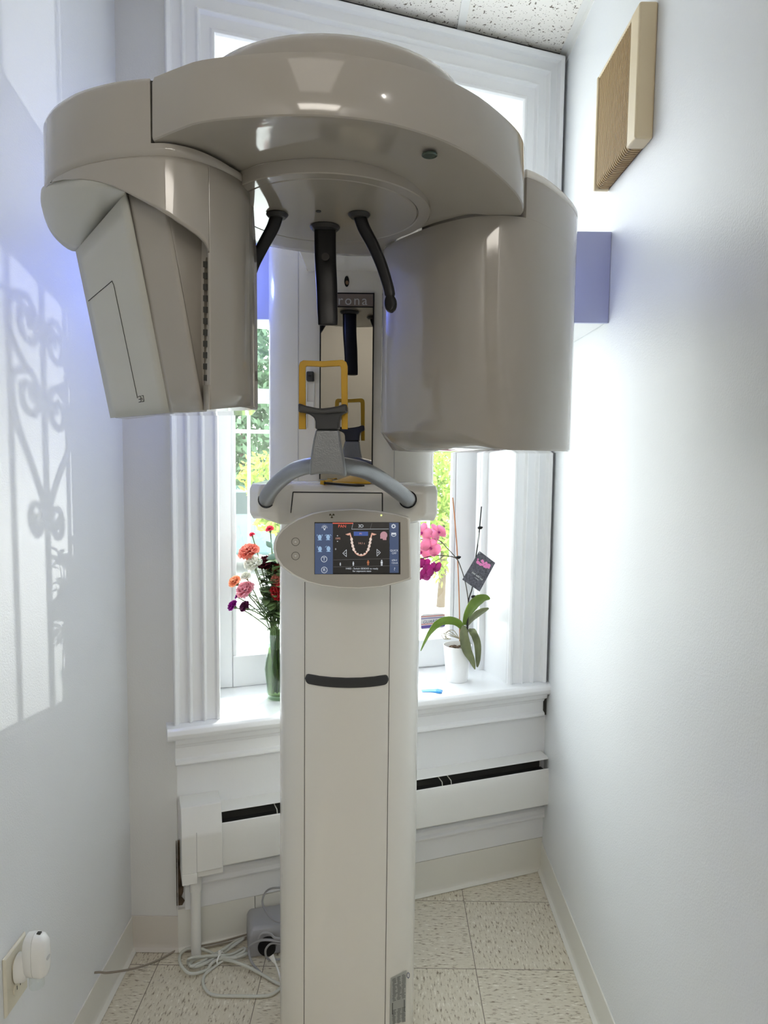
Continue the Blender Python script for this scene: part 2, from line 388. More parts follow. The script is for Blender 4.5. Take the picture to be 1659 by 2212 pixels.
# window: jambs, stops, sashes, panes
OS = -.25
wn_ = structure(empty('window_1'))
mb = MB()
wbox(mb, S0-.02, S0, -.32, .0, ZS, ZT+.02); wbox(mb, S1, S1+.02, -.32, 0, ZS, ZT+.02); wbox(mb, S0-.02, S1+.02, -.32, 0, ZT, ZT+.02)
wbox(mb, S0, S0+.014, OS+.03, OS+.055, ZS, ZT); wbox(mb, S1-.014, S1, OS+.03, OS+.055, ZS, ZT); wbox(mb, S1-.022, S1, -.175, -.16, ZS, ZT)
wbox(mb, S0, S1, -.45, -.29, ZS-.06, ZS+.012)
mb.obj('jamb', M['trimw'], wn_, bevel=.0015)
mb = MB()
def sash(mb, o0, o1, za, zb, bot, top, sl, sr):
    wbox(mb, S0, sl, o0, o1, za, zb); wbox(mb, sr, S1, o0, o1, za, zb)
    wbox(mb, sl, sr, o0, o1, za, za+bot); wbox(mb, sl, sr, o0, o1, zb-top, zb)
sash(mb, OS-.03, OS+.005, ZS+.004, 1.672, .10, .035, .178, .985)
wbox(mb, .178, .193, OS-.02, OS-.004, ZS+.1, 1.64); wbox(mb, .97, .985, OS-.02, OS-.004, ZS+.1, 1.64)
mb.obj('lower_sash', M['trimw'], wn_, bevel=.002)
mb = MB(); sash(mb, OS-.07, OS-.035, 1.64, ZT, .035, .045, .165, 1.01); mb.obj('upper_sash', M['trimw'], wn_, bevel=.002)
mb = MB(); wbox(mb, .17, 1.0, OS-.014, OS-.011, ZS+.09, 1.66); mb.obj('pane', M['glass'], wn_, smooth=False)
mb = MB(); wbox(mb, .16, 1.02, OS-.054, OS-.051, 1.66, ZT-.02); mb.obj('pane', M['glass'], wn_, smooth=False)
mb = MB(); wbox(mb, .62, .66, OS+.0, OS+.02, 1.672, 1.69); mb.obj('sash_lock', M['metal'], wn_, bevel=.003)
# exterior scrolled window guard
g = MB(); OG = -.36
def gb(s0, z0, s1, z1, r=.006): g.tube([ws((s0, OG, z0)), ws((s1, OG, z1))], r, 6)
for s in (.253, .47, .70, .925): gb(s, .79, s, 2.5, .0065)
for z in (.79, 1.538, 2.3, 2.5): gb(.12, z, 1.05, z, .0065)
def spiral(cx, cz, r0, turns, a0, sgn):
    return [ws((cx+sgn*(r0*(1-.8*t))*math.cos(a0+turns*2*PI*t), OG, cz+(r0*(1-.8*t))*math.sin(a0+turns*2*PI*t))) for t in [k/26 for k in range(27)]]
for cx in (.80,):
    for sgn in (1, -1):
        for zz in (1.515, 1.385): g.tube(spiral(cx+sgn*.060, zz, .046, 1.35, PI/2, sgn), .008, 5)
        g.tube(spiral(cx+sgn*.040, 1.165, .034, 1.35, -PI/2, sgn), .0075, 5)
        g.tube(smoothpath([ws((cx+sgn*.060, OG, 1.431)), ws((cx+sgn*.118, OG, 1.40)), ws((cx+sgn*.11, OG, 1.33)), ws((cx+sgn*.05, OG, 1.25)), ws((cx+sgn*.012, OG, 1.18)), ws((cx+sgn*.040, OG, 1.131))]), .008, 5)
        g.tube(smoothpath([ws((cx+sgn*.060, OG, 1.561)), ws((cx+sgn*.118, OG, 1.53)), ws((cx+sgn*.118, OG, 1.47)), ws((cx+sgn*.060, OG, 1.43))]), .008, 5)
    gb(cx, .79, cx, 1.64, .008)
gb(.12, 1.64, 1.05, 1.64, .006)
gd = g.obj('window_guard', mat('guard_white_paint', (.8, .8, .8), .4))
tagp(gd, 'white iron window guard with scrolls outside the glass', 'window guard')

# ---------------------------------------------------------------- dental X-ray unit
XR_ = empty('dental_xray_unit', (-.086, 1.72, 0), 'large off-white dental panoramic x-ray machine standing before the window', 'x-ray machine')
CXM = -.086
def colplan(hw, yc, fd, bd, n=40, p=2.3):
    out = []
    for k in range(n):
        a = 2*PI*k/n; c, s_ = math.cos(a), math.sin(a); e = 2/p
        x = hw*abs(c)**e*(1 if c >= 0 else -1); d = (bd if s_ > 0 else fd)
        out.append((CXM+x, yc+d*abs(s_)**e*(1 if s_ >= 0 else -1)))
    return out
mb = MB(); mb.prism(colplan(.172, 1.70, .145, .14), .012, 1.40)
column = mb.obj('column', M['col'], XR_, bevel=.004)
mb = MB(); mb.prism(colplan(.1715, 1.70, .1445, .14), .0, .011); mb.obj('foot_plate', M['col'], XR_, bevel=.002)
def front_y(x, hw, yc, fd, p=2.3):
    return yc - fd*max(0, 1-abs((x-CXM)/hw)**p)**(1/p)
# panel seams on the column: thin dark grooves
mb = MB()
for sx in (-.098, .098):
    x = CXM+sx; y = front_y(x, .172, 1.70, .145)
    mb.box((x-.0006, y-.0004, .02), (x+.0006, y+.002, 1.17))
mb.obj('panel_seam', M['gap'], column, smooth=False)
# dark handle strip, moulded around the front
mb = MB()
rows = []
N_ = 90
for k in range(N_+1):
    x = CXM-.0965+.193*k/N_; y = front_y(x, .172, 1.70, .145)
    t = abs(2*k/N_-1); hh = .0125*math.sqrt(max(.02, 1-(max(0, t-.9)/.1)**2)); zc = .945-.004*(1-t*t)
    rows.append([Vector((x, y+.002, zc+hh)), Vector((x, y-.004, zc+hh*.8)), Vector((x, y-.005, zc)), Vector((x, y-.003, zc-hh*.9)), Vector((x, y+.002, zc-hh))])
mb.loft(rows, True, True, True); mb.obj('handle_strip', M['dark'], XR_)
# rating label low on the right of the column
def on_col(px, py, lift=.0012):
    r = ray(px, py); y = 1.6
    for _ in range(12):
        q = EYE + r*(y/r.y); y = front_y(q.x, .172, 1.70, .145)-lift
    return EYE + r*(y/r.y)
def quadgrid(mb, fn, c, nx=8, ny=2):
    a, b, d, e = [Vector((*p, 0)) for p in c]     # tl tr br bl in picture coordinates
    mb.grid([[fn(*(a.lerp(b, i/nx)).lerp(e.lerp(d, i/nx), j/ny).xy) for i in range(nx+1)] for j in range(ny+1)])
mb = MB(); quadgrid(mb, on_col, [(844, 2113), (878, 2096), (876, 2206), (842, 2214)])
lab = mb.obj('rating_label', mat('label_silver', (.42, .43, .40), .4), XR_)
mb = MB()
random.seed(3)
for j in range(34):
    if 15 < j < 24 and j not in (16, 23): continue
    y = 2117+j*2.9; n = 3
    for q in range(n):
        x0 = 847+q*10+random.random()*2; x1 = x0+5+random.random()*4; sl = -.42+.2*j/34
        f = lambda x, yy: on_col(x, yy+sl*(x-844), .0018)
        mb.face([f(x0, y), f(min(x1, 876), y), f(min(x1, 876), y+1.1), f(x0, y+1.1)])
for (x0, y0, x1, y1) in ((847, 2168, 874, 2169.6), (847, 2191, 874, 2192.6), (847, 2168, 848.6, 2192.6), (872.6, 2168, 874.2, 2192.6)):
    f = lambda x, yy: on_col(x, yy-.28*(x-844), .0018)
    mb.face([f(x0, y0), f(x1, y0), f(x1, y1), f(x0, y1)])
mb.obj('label_print', mat('label_ink', (.06, .06, .06), .6), lab, smooth=False)
mb = MB(); c0 = Vector((882, 2107, 0))
ri = [on_col(882+3.2*math.cos(2*PI*k/16), 2107+6.5*math.sin(2*PI*k/16), .0018) for k in range(17)]
ro = [on_col(882+2.0*math.cos(2*PI*k/16), 2107+4.7*math.sin(2*PI*k/16), .0018) for k in range(17)]
mb.grid([ri, ro]); mb.obj('round_mark', mat('mark_ink', (.10, .11, .22), .5), lab, smooth=False)

# carriage above: wide housing with mirror
HW, YC_, FD = .203, 1.745, .140
mb = MB(); mb.prism(colplan(HW, YC_, FD, .072, p=3.0), 1.385, 2.20)
car = mb.obj('carriage', M['col'], XR_, bevel=.006)
def cfy(x): return front_y(x, HW, YC_, FD, 3.0)
mb = MB()
for x in (-.205, .018):
    mb.box((x-.0007, cfy(x)-.0006, 1.39), (x+.0007, cfy(x)+.002, 2.15))
mb.obj('panel_seam', M['lettergrey'], car, smooth=False)
# mirror : slightly turned panel
mx0, mx1, mz0, mz1 = -.1545, -.0315, 1.405, 1.826
def mir(p):    # x along, y out of the panel, z up
    a = math.radians(-.45); b = math.radians(.25)
    x = p[0]-(mx0+mx1)/2; z = p[2]-(mz0+mz1)/2; y = -p[1]
    return Vector(((mx0+mx1)/2+x*math.cos(a)-y*math.sin(a), 1.602+y*math.cos(a)+x*math.sin(a)+z*math.sin(b), (mz0+mz1)/2+z))
mb = MB(); mb.box((mx0, -.01, mz0), (mx1, .0035, mz1), mir); frm = mb.obj('mirror_frame', M['black'], XR_, smooth=False)
mb = MB(); mb.box((mx0+.003, .0, mz0), (mx1-.003, .0042, 1.793), mir); mb.obj('mirror', M['mirror'], frm, smooth=False)
mb = MB(); mb.box((mx0+.003, 0, 1.796), (mx1-.003, .0042, mz1-.003), mir); mb.obj('header_band', M['bronze'], frm, smooth=False)
mb = MB(); add_txt(mb, 'sirona', lambda x, y: mir(((mx0+mx1)/2+.0+x, .0048, 1.808+y)), .0305, 1.22)
mb.obj('lettering', M['lettergrey'], frm, smooth=False)
# oval sensor above mirror, height knob and its slot on the left
def oncar(px, py, lift=.001):
    r = ray(px, py); y = 1.6
    for _ in range(14):
        q = EYE + r*(y/r.y); y = cfy(q.x)-lift
    return EYE + r*(y/r.y)
mb = MB(); c = oncar(749, 608)
mb.loft([[c+Vector((.0055*math.cos(a), -y, .012*math.sin(a))) for a in [2*PI*k/20 for k in range(20)]] for y in (-.004, .0015)])
ov = mb.obj('sensor_window', M['black'], car)
mb = MB(); c2 = c+Vector((.0008, 0, -.003))
mb.loft([[c2+Vector((.0035*math.cos(a), -y, .0045*math.sin(a))) for a in [2*PI*k/16 for k in range(16)]] for y in (0, .003)])
mb.obj('sensor_lens', mat('sensor_amber', (.25, .16, .10), .2), ov)
mb = MB(); p0 = oncar(671, 814); mb.box((p0.x-.0085, p0.y-.014, p0.z-.011), (p0.x+.0085, p0.y+.01, p0.z+.011)); kn = mb.obj('height_slider', M['dark'], car, bevel=.003)
mb = MB(); mb.box((p0.x-.0035, p0.y-.016, p0.z-.0008), (p0.x+.0035, p0.y-.012, p0.z+.0015)); mb.obj('slider_mark', M['black'], kn, smooth=False)
mb = MB(); p1 = oncar(671, 925)
for dx in (-.0085, .0085): mb.box((p0.x+dx-.0008, p0.y-.002, p1.z), (p0.x+dx+.0008, p0.y+.01, p0.z-.014))
mb.box((p0.x-.008, p0.y-.004, p1.z+.045), (p0.x+.008, p0.y+.01, p1.z+.06))
mb.obj('slider_track', M['white'], car, bevel=.0006)

# ---- console under the carriage
mb = MB()
def conplan(g=0):
    L, R_ = -.302-g, .114+g
    pts = [(-.208, 1.515-g), (CXM+.10, 1.515-g), (.045+g*.5, 1.50-g), (.085+g, 1.50-g), (R_, 1.53), (R_, 1.72), (.08, 1.80), (-.25, 1.80), (L, 1.72), (L, 1.53), (-.275-g, 1.488-g), (-.235-g*.5, 1.488-g)]
    return pts
pl_ = conplan()
def zlow(p): return 1.307 if abs(p[0]-CXM) < .15 else 1.325
rings = [[Vector((p[0]*.97-.003, p[1]+.012, zlow(p)-.010 if p[1] > 1.52 else zlow(p)+.0)) for p in pl_],
         [Vector((p[0], p[1], 1.333)) for p in pl_], [Vector((p[0], p[1], 1.383)) for p in pl_], [Vector((p[0]*.985-.001, p[1]+.010, 1.397)) for p in pl_]]
mb.loft(rings); con = mb.obj('console', M['col'], XR_, bevel=.006, seg=3)
mb = MB()
for (a, b) in (((633, 1063), (628, 1108)), ((826, 1065), (826, 1106)), ((633, 1063), (826, 1065))):
    A = ony(*a, 1.5142); B_ = ony(*b, 1.5142); mb.tube([A, B_], .0014, 6)
mb.obj('drawer_seam', M['gap'], con)
# curved aluminium bar
lft = smoothpath([ony(576, 1080, 1.495), ony(577, 1073, 1.47), ony(588, 1056, 1.43), ony(608, 1035, 1.37), ony(636, 1016, 1.31), ony(669, 1006, 1.255), ony(700, 1003, 1.232)])
rgt = smoothpath([ony(707, 1001, 1.23), ony(746, 1007, 1.25), ony(789, 1017, 1.31), ony(833, 1042, 1.39), ony(876, 1074, 1.47), ony(881, 1080, 1.495)])
n = len(lft); mb = MB(); mb.tube(lft, [.0165-.002*i/n for i in range(n)], 20); mb.obj('support_bar', M['metal'], XR_, angle=60)
n = len(rgt); mb = MB(); mb.tube(rgt, [.0150+.0018*i/n for i in range(n)], 20); mb.obj('support_bar', M['metal'], XR_, angle=60)
for pts in (lft[:4], rgt[-4:]):
    mb = MB(); a, b = (pts[0], pts[-1]) if pts is not rgt else (pts[0], pts[-1])
    c = pts[1] if pts[0] is lft[0] else pts[-2]; d = (pts[-1]-pts[0]).normalized()
    mb.tube([c-d*.006, c+d*.003, c+d*.0031, c-d*.006], [.0195, .0185, .0172, .0172], 24, False); mb.obj('bar_collar', M['dark'], XR_)
# chin rest post
yp = 1.205
def P2(px, py, y=yp): return ony(px, py, y)
def slab(mb, out, y0, y1, taper=0):
    a = [ony(px, py, y0) for px, py in out]; sh = [Vector((p.x, y1, p.z)) for p in a]; mb.loft([a, sh])
mb = MB()
outl = [(682, 927), (732, 928), (736, 960), (741, 985), (745, 1005), (747, 1030), (728, 1025), (706, 1023), (686, 1024), (668, 1027), (669, 1000), (673, 970), (677, 947)]
slab(mb, outl, yp, yp+.035); post = mb.obj('chin_rest_post', M['metal'], XR_, bevel=.004, seg=3)
# black chin rest
mb = MB()
outl = [(644, 871), (652, 873), (664, 878), (680, 881), (697, 882), (714, 880), (730, 877), (741, 873), (749, 873), (750, 891), (742, 893), (735, 900), (732, 910), (731, 927), (681, 927), (681, 910), (678, 902), (668, 895), (661, 892), (644, 890)]
slab(mb, outl, yp-.006, yp+.038); chin = mb.obj('chin_rest', M['dark'], XR_, bevel=.0025, seg=2)
mb = MB(); mb.loft([[ony(px, py, yy) for px, py in ((645, 873), (697, 884), (748, 874), (749, 890), (697, 894), (645, 889))] for yy in (yp-.012, yp-.004)]); mb.obj('chin_pad', mat('chin_pad_grey', (.06, .06, .06), .4), chin, bevel=.003)
# yellow bite frame
mb = MB()
out = [(645, 927), (645.5, 790), (648, 782), (655, 778), (697, 780), (740, 777), (748, 782), (750.5, 790), (751, 927)]
inn = [(660.5, 927), (659.5, 796), (660, 792), (662, 790.5), (697, 792), (733, 790), (735.5, 792), (736.5, 796), (738, 927)]
yy0, yy1 = yp+.008, yp+.017
A = [ony(*p, yy0) for p in out]; B_ = [ony(*p, yy0) for p in inn]; A2 = [Vector((p.x, yy1, p.z)) for p in A]; B2 = [Vector((p.x, yy1, p.z)) for p in B_]
mb.loft([[A[i], B_[i], B2[i], A2[i]] for i in range(len(A))]); mb.obj('grip_frame', M['yellow'], XR_, bevel=.0012)

# ---- touch panel
PN = Vector((0, -math.cos(math.radians(10)), math.sin(math.radians(10)))); PP = ony(740, 1185, 1.452)
def sp(px, py, lift=0): return onpl(px, py, PP+PN*lift, PN)
def c7(x, y): return (580+x*.20494, 1080+y*.20494)
ol = [(50, 520), (55, 450), (80, 380), (130, 318), (200, 260), (300, 200), (450, 140), (560, 116), (650, 104), (900, 91), (1150, 112), (1350, 144), (1478, 178), (1493, 200), (1502, 500), (1510, 822), (1495, 838), (1400, 870), (1200, 920), (950, 938), (750, 930), (550, 905), (400, 865), (250, 790), (130, 700), (70, 610)]
ol = [c7(*p) for p in ol]
cc = (745, 1185)
def scl(k): return [(cc[0]+(x-cc[0])*k, cc[1]+(y-cc[1])*k) for x, y in ol]
mb = MB(); mb.loft([[sp(*p, -.030) for p in scl(.93)], [sp(*p, -.016) for p in scl(1.0)], [sp(*p, -.004) for p in scl(1.0)], [sp(*p, 0) for p in scl(.985)], [sp(*p, 0) for p in scl(.97)]])
pan = mb.obj('control_panel', M['col'], XR_, bevel=.0015)
mb = MB(); q = [sp(*p, -.0005) for p in scl(.965)]; q2 = [sp(*p, .0012) for p in scl(.962)]; mb.loft([q, q2]); face = mb.obj('panel_face', mat('panel_face_greige', (.50, .47, .41), .3), pan, bevel=.0006)
mb = MB(); mb.box((-.17, 1.46, 1.24), (-.0, 1.60, 1.30)); mb.obj('panel_bracket', M['col'], XR_, bevel=.006)
def uv(x, y, l=.0022): return sp(*c7(x, y), l)
def em(name, col, s=1.0): return mat(name, (0, 0, 0), .25, emit=col, es=s)
E_ = {k: em('screen_'+k, c, .62) for k, c in dict(dark=(.014, .013, .013), bluegrey=(.065, .10, .20), white=(.80, .86, .92), red=(.95, .16, .10), line=(.22, .22, .22), bone=(.88, .48, .36), btn=(.06, .12, .42), orange=(.60, .20, .08), icon=(.38, .58, .85), pinkh=(.62, .33, .38), tooth=(.95, .78, .68)).items()}
def rect(mb, x0, y0, x1, y1, l): mb.face([uv(x0, y0, l), uv(x1, y0, l), uv(x1, y1, l), uv(x0, y1, l)])
def disc(mb, x, y, rx, ry, l, n=18, a0=0, a1=2*PI):
    mb.face([uv(x+rx*math.cos(a0+(a1-a0)*k/n), y+ry*math.sin(a0+(a1-a0)*k/n), l) for k in range(n + (0 if a1-a0 > 6.2 else 1))])
def ring(mb, x, y, r, w, l, n=28, a0=0, a1=2*PI):
    A = [uv(x+r*math.cos(a0+(a1-a0)*k/n), y+r*math.sin(a0+(a1-a0)*k/n), l) for k in range(n+1)]
    B = [uv(x+(r-w)*math.cos(a0+(a1-a0)*k/n), y+(r-w)*math.sin(a0+(a1-a0)*k/n), l) for k in range(n+1)]
    mb.grid([A, B])
def line(mb, x0, y0, x1, y1, w, l):
    d = Vector((x1-x0, y1-y0)).normalized()*w/2; nx, ny = -d.y, d.x
    mb.face([uv(x0+nx, y0+ny, l), uv(x1+nx, y1+ny, l), uv(x1-nx, y1-ny, l), uv(x0-nx, y0-ny, l)])
mb = MB(); rect(mb, 484, 234, 1390, 784, .0014); mb.grid
scr = mb.obj('touch_screen', mat('screen_bezel', (.01, .01, .012), .2), pan, smooth=False)
L1, L2, L3 = .0018, .0022, .0026
mb = MB(); rect(mb, 678, 240, 1278, 770, L1); mb.obj('screen_background', E_['dark'], scr, smooth=False)
mb = MB(); rect(mb, 489, 246, 679, 780, L1); mb.obj('screen_side_bar', E_['bluegrey'], scr, smooth=False)
mb = MB(); rect(mb, 1272, 240, 1372, 768, L1); mb.obj('screen_side_bar', E_['bluegrey'], scr, smooth=False)
mb = MB(); rect(mb, 676, 241, 892, 251, L2); add_txt(mb, 'PAN', lambda x, y: uv(776+x, 278-y, L2), 44); mb.obj('active_tab', E_['red'], scr, smooth=False)
mb = MB()
def st(s, x, y, size, al='CENTER', sp_=1.0): add_txt(mb, s, lambda a, b: uv(x+a, y-b, L3), size, sp_, al)
st('3D', 973, 276, 46); st('QUICK', 1325, 534, 28); st('OFF', 1325, 563, 28); st('69kV', 1328, 636, 28); st('12mA', 1330, 664, 28); st('?', 1328, 730, 46)
st('H403 - Switch SIDEXIS to ready', 985, 724, 26); st('for exposure state', 985, 750, 26); st('T', 586, 624, 50); st('R', 588, 738, 46); st('0', 708, 519, 26)
ring(mb, 586, 623, 33, 5, L2); ring(mb, 588, 738, 33, 5, L2); ring(mb, 1318, 277, 20, 9, L2)
for k in range(8):
    a = k*PI/4; line(mb, 1318+17*math.cos(a), 277+17*math.sin(a), 1318+25*math.cos(a), 277+25*math.sin(a), 7, L2)
for k in range(7):
    a = PI+k*PI/6; line(mb, 590+20*math.cos(a), 292+18*math.sin(a), 590+32*math.cos(a), 292+30*math.sin(a), 4, L2)
ring(mb, 590, 292, 15, 5, L2); rect(mb, 583, 305, 597, 318, L2)
for x, s_ in ((727, -1), (727, 1)): mb.face([uv(x-8, 407+s_*26, L2), uv(x+8, 407+s_*26, L2), uv(x, 407+s_*36, L2)])
for pts in (((822, 524), (783, 562), (822, 598)), ((1142, 519), (1180, 554), (1143, 592))):
    for i in range(3): line(mb, *pts[i], *pts[(i+1) % 3], 4, L2)
line(mb, 798, 562, 816, 562, 4, L2); line(mb, 1149, 554, 1166, 554, 4, L2); line(mb, 1157, 546, 1157, 562, 4, L2)
line(mb, 876, 308, 1268, 306, 3, L2); line(mb, 876, 308, 892, 245, 2, L2)
for x, h in ((757, 34), (894, 44), (1193, 62)):
    disc(mb, x, 693-h+h*.12, h*.12, h*.12, L2, 10); rect(mb, x-h*.17, 693-h+h*.27, x+h*.17, 693-h*.4, L2); rect(mb, x-h*.13, 693-h*.4, x-h*.02, 693, L2); rect(mb, x+h*.02, 693-h*.4, x+h*.13, 693, L2)
ring(mb, 1320, 356, 30, 6, L2, 16, .3, PI-.3); rect(mb, 1295, 345, 1345, 365, L2)
mb.obj('screen_white_print', E_['white'], scr, smooth=False)
mb = MB(); line(mb, 684, 632, 1280, 618, 2, L2); line(mb, 684, 706, 1280, 694, 2, L2); line(mb, 1072, 306, 1090, 245, 2, L2); line(mb, 1282, 692, 1372, 690, 2, L2)
ring(mb, 976, 356, 0.1, 0, L2); mb.obj('screen_lines', E_['line'], scr, smooth=False)
mb = MB(); rect(mb, 898, 334, 1050, 378, L2); mb.obj('program_button', E_['btn'], scr, smooth=False)
mb = MB(); add_txt(mb, 'P1', lambda a, b: uv(973+a, 357-b, L3), 28); add_txt(mb, '1592', lambda a, b: uv(730+a, 407-b, L3), 28); add_txt(mb, '14.1 s', lambda a, b: uv(980+a, 457-b, L3), 30)
jaw = [(858, 352), (868, 385), (876, 415), (880, 450), (888, 485), (898, 520), (915, 555), (940, 577), (976, 586), (1012, 577), (1036, 553), (1052, 520), (1062, 485), (1070, 450), (1076, 415), (1082, 385), (1092, 352)]
for a, b in zip(jaw[:-1], jaw[1:]): line(mb, *a, *b, 14, L2)
for s_ in (-1, 1): mb.face([uv(975+s_*112, 345, L2), uv(975+s_*165, 362, L2), uv(975+s_*135, 374, L2), uv(975+s_*108, 366, L2)])
mb.obj('jaw_outline', E_['bone'], scr, smooth=False)
mb = MB()
for i, (x, y) in enumerate(jaw[2:-2]):
    if 4 <= i <= 8: disc(mb, x, y-10, 11, 9, L3, 10)
    else: disc(mb, x, y, 14, 19, L3, 12)
mb.obj('teeth_symbols', E_['tooth'], scr, smooth=False)
mb = MB(); h = 52; x = 1050; disc(mb, x, 688-h+6, 7, 7, L2, 10); rect(mb, x-12, 688-h+14, x+12, 688-22, L2); rect(mb, x-8, 688-22, x-2, 688, L2); rect(mb, x+2, 688-22, x+8, 688, L2); mb.obj('selected_size_symbol', E_['orange'], scr, smooth=False)
mb = MB()
for x, y in ((540, 392), (628, 390), (542, 515), (632, 513)):
    disc(mb, x, y, 20, 26, L2); rect(mb, x-10, y+20, x+12, y+30, L2); rect(mb, x-22, y+27, x+22, y+33, L2)
for x in (514, 566): line(mb, x, 362, x, 382, 5, L2)
line(mb, 596, 378, 612, 362, 5, L2); line(mb, 646, 362, 662, 378, 5, L2); line(mb, 516, 486, 516, 506, 5, L2); line(mb, 598, 500, 614, 484, 5, L2)
mb.obj('head_symbols', E_['icon'], scr, smooth=False)
mb = MB(); disc(mb, 1215, 372, 38, 40, L2); rect(mb, 1205, 400, 1243, 422, L2); rect(mb, 1178, 385, 1200, 408, L2); mb.obj('head_profile_symbol', E_['pinkh'], scr, smooth=False)
# printed radiation trefoil, lamp and two round keys
mb = MB()
for k in range(3):
    a = PI/2 + k*2*PI/3
    for_pts = [uv(668+7*math.cos(a-.5+t), 165+7*math.sin(a-.5+t), .0016) for t in (0, .5, 1)] + [uv(668+30*math.cos(a+.5-t), 165+27*math.sin(a+.5-t), .0016) for t in (0, .33, .66, 1)]
    mb.face(for_pts)
disc(mb, 668, 165, 5, 5, .0016, 10); mb.obj('radiation_symbol', mat('symbol_brown', (.06, .045, .01), .5), pan, smooth=False)
mb = MB(); disc(mb, 1189, 162, 9, 9, .0018, 12); mb.obj('status_lamp', em('lamp_green', (.75, 1, .25), 1.2), pan, smooth=False)
for y, s_ in ((441, 1), (590, -1)):
    mb = MB(); ring(mb, 285, y, 44, 5.5, .0016, 32); kb = mb.obj('round_key', mat('key_ring', (.09, .08, .065), .5), pan, smooth=False)
    mb = MB(); mb.face([uv(273, y+8*s_, .0018), uv(297, y+8*s_, .0018), uv(285, y-12*s_, .0018)]); mb.obj('arrow_mark', mat('key_arrow', (.75, .74, .72), .4), kb, smooth=False)

# ---- overhead rotor shell
ZR = 1.97
def zb_shell(x, y): return 1.887-.024*min(1, max(0, (y-.93)/.24))
front = [(-.3225, .978), (-.28, .952), (-.246, .935), (-.184, .921), (-.119, .914), (-.061, .918), (-.009, .931), (.033, .949), (.078, .976), (.127, 1.020), (.175, 1.082), (.205, 1.13), (.2185, 1.165), (.222, 1.196), (.212, 1.205)]
seam = [(.190, 1.197), (.161, 1.191), (.135, 1.198), (.109, 1.217), (.072, 1.252), (.033, 1.307), (-.005, 1.37)]
rear = [(-.012, 1.42), (-.04, 1.45), (-.13, 1.44), (-.22, 1.40), (-.29, 1.34), (-.33, 1.24), (-.335, 1.10)]
def dens(pts, k=3): return [tuple(p.xy) for p in smoothpath([(x, y, 0) for x, y in pts], k)]
fr = dens(front); sm = dens(seam); rr_ = dens(rear, 2)
plan = fr+sm+rr_
cen = Vector((-.08, 1.17))
def shr(p, d):
    v = Vector((p[0]-cen.x, p[1]-cen.y)); L = v.length; v *= (L-d)/L; return (cen.x+v.x, cen.y+v.y)
mb = MB()
R0 = []
for p in plan: R0.append(Vector((*shr(p, .012), zb_shell(*p))))
prof = [(.030, lambda p: zb_shell(*p)-.0005), (.006, lambda p: zb_shell(*p)), (.0025, lambda p: zb_shell(*p)+.0008), (.0007, lambda p: zb_shell(*p)+.0025), (0, lambda p: zb_shell(*p)+.006), (.001, lambda p: ZR-.012), (.004, lambda p: ZR-.004), (.012, lambda p: ZR), (.05, lambda p: ZR+.002)]
mb.loft([[Vector((*shr(p, d), f(p))) for p in plan] for d, f in prof])
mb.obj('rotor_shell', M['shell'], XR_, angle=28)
# top cap
mb = MB(); capc = (-.094, 1.20, 0)
mb.lathe(capc, [(.225, ZR-.01), (.225, ZR+.02), (.222, ZR+.045), (.214, ZR+.058), (.19, ZR+.066), (.10, ZR+.07)], 64); mb.obj('top_cover', M['shell'], XR_, angle=50)
# fixed ring and disc on the underside
RC = (-.102, 1.19)
def lensprof(r0, r1, z, t=.0035): return [(r0, z+.02), (r0, z+t*.4), (r0+.0015, z), (r1-.0015, z), (r1, z+t*.4), (r1, z+.02)]
mb = MB(); mb.lathe((*RC, 0), [(r, z) for r, z in lensprof(.1495, .170, 1.859)]+[(.1495, 1.879)], 96, False, False); mb.obj('fixed_ring', M['shell'], XR_, angle=40)
mb = MB(); mb.lathe((*RC, 0), [(.1485, 1.875), (.1485, 1.8605), (.147, 1.859), (.10, 1.8585), (.02, 1.858)], 96); dsc = mb.obj('fixed_disc', M['shell'], XR_, angle=40)
mb = MB(); mb.lathe((*RC, 0), [(.169, 1.868), (.169, 2.0)], 96, False, False); mb.box((CXM-.10, 1.30, 1.875), (CXM+.10, 1.68, 2.08)); mb.obj('overhead_arm', M['col'], XR_, bevel=.004)
mb = MB(); c = onz(688, 457, 1.857); mb.lathe(c, [(.0045, .001), (.0045, 0), (.004, -.0006)], 20); mb.obj('light_window', M['dark'], dsc)
c = onz(928, 326, 1.883); c.z = zb_shell(c.x, c.y)-.0005
mb = MB(); mb.lathe((c.x, c.y, c.z-.002), [(.011, .001), (.011, -.0008), (.0095, -.0016), (.009, -.0008)], 28); tg = mb.obj('laser_window', mat('chrome_window', (.10, .14, .12), .15, metal=.6), XR_)
# three black head supports
def hs(base, pts, widths, thick, rot):
    mb = MB(); pts = smoothpath(pts, 5); n = len(pts)
    rings = []
    for i, p in enumerate(pts):
        t = i/(n-1); w = widths(t)/2; th = thick(t)/2; a = rot
        ux = Vector((math.cos(a), math.sin(a), 0)); tan = (pts[min(i+1, n-1)]-pts[max(0, i-1)]).normalized()
        ux = (ux-tan*ux.dot(tan)).normalized(); uy = tan.cross(ux)
        rings.append([p + ux*w*abs(math.cos(q))**.6*(1 if math.cos(q) >= 0 else -1) + uy*th*abs(math.sin(q))**.8*(1 if math.sin(q) >= 0 else -1) for q in [2*PI*k/20 for k in range(20)]])
    mb.loft(rings); o = mb.obj('head_support', M['black'], XR_, angle=60)
    mb = MB(); mb.lathe((base.x, base.y, 1.8575), [(.017, .0), (.0185, -.001), (.0175, -.003), (.014, -.0065), (.006, -.007)] if rot != 0 else [(.025, .0), (.0265, -.001), (.0255, -.003), (.022, -.0065), (.006, -.007)], 32)
    mb.obj('support_socket', M['dark'], o); return o
b0 = onz(702, 490, 1.857)
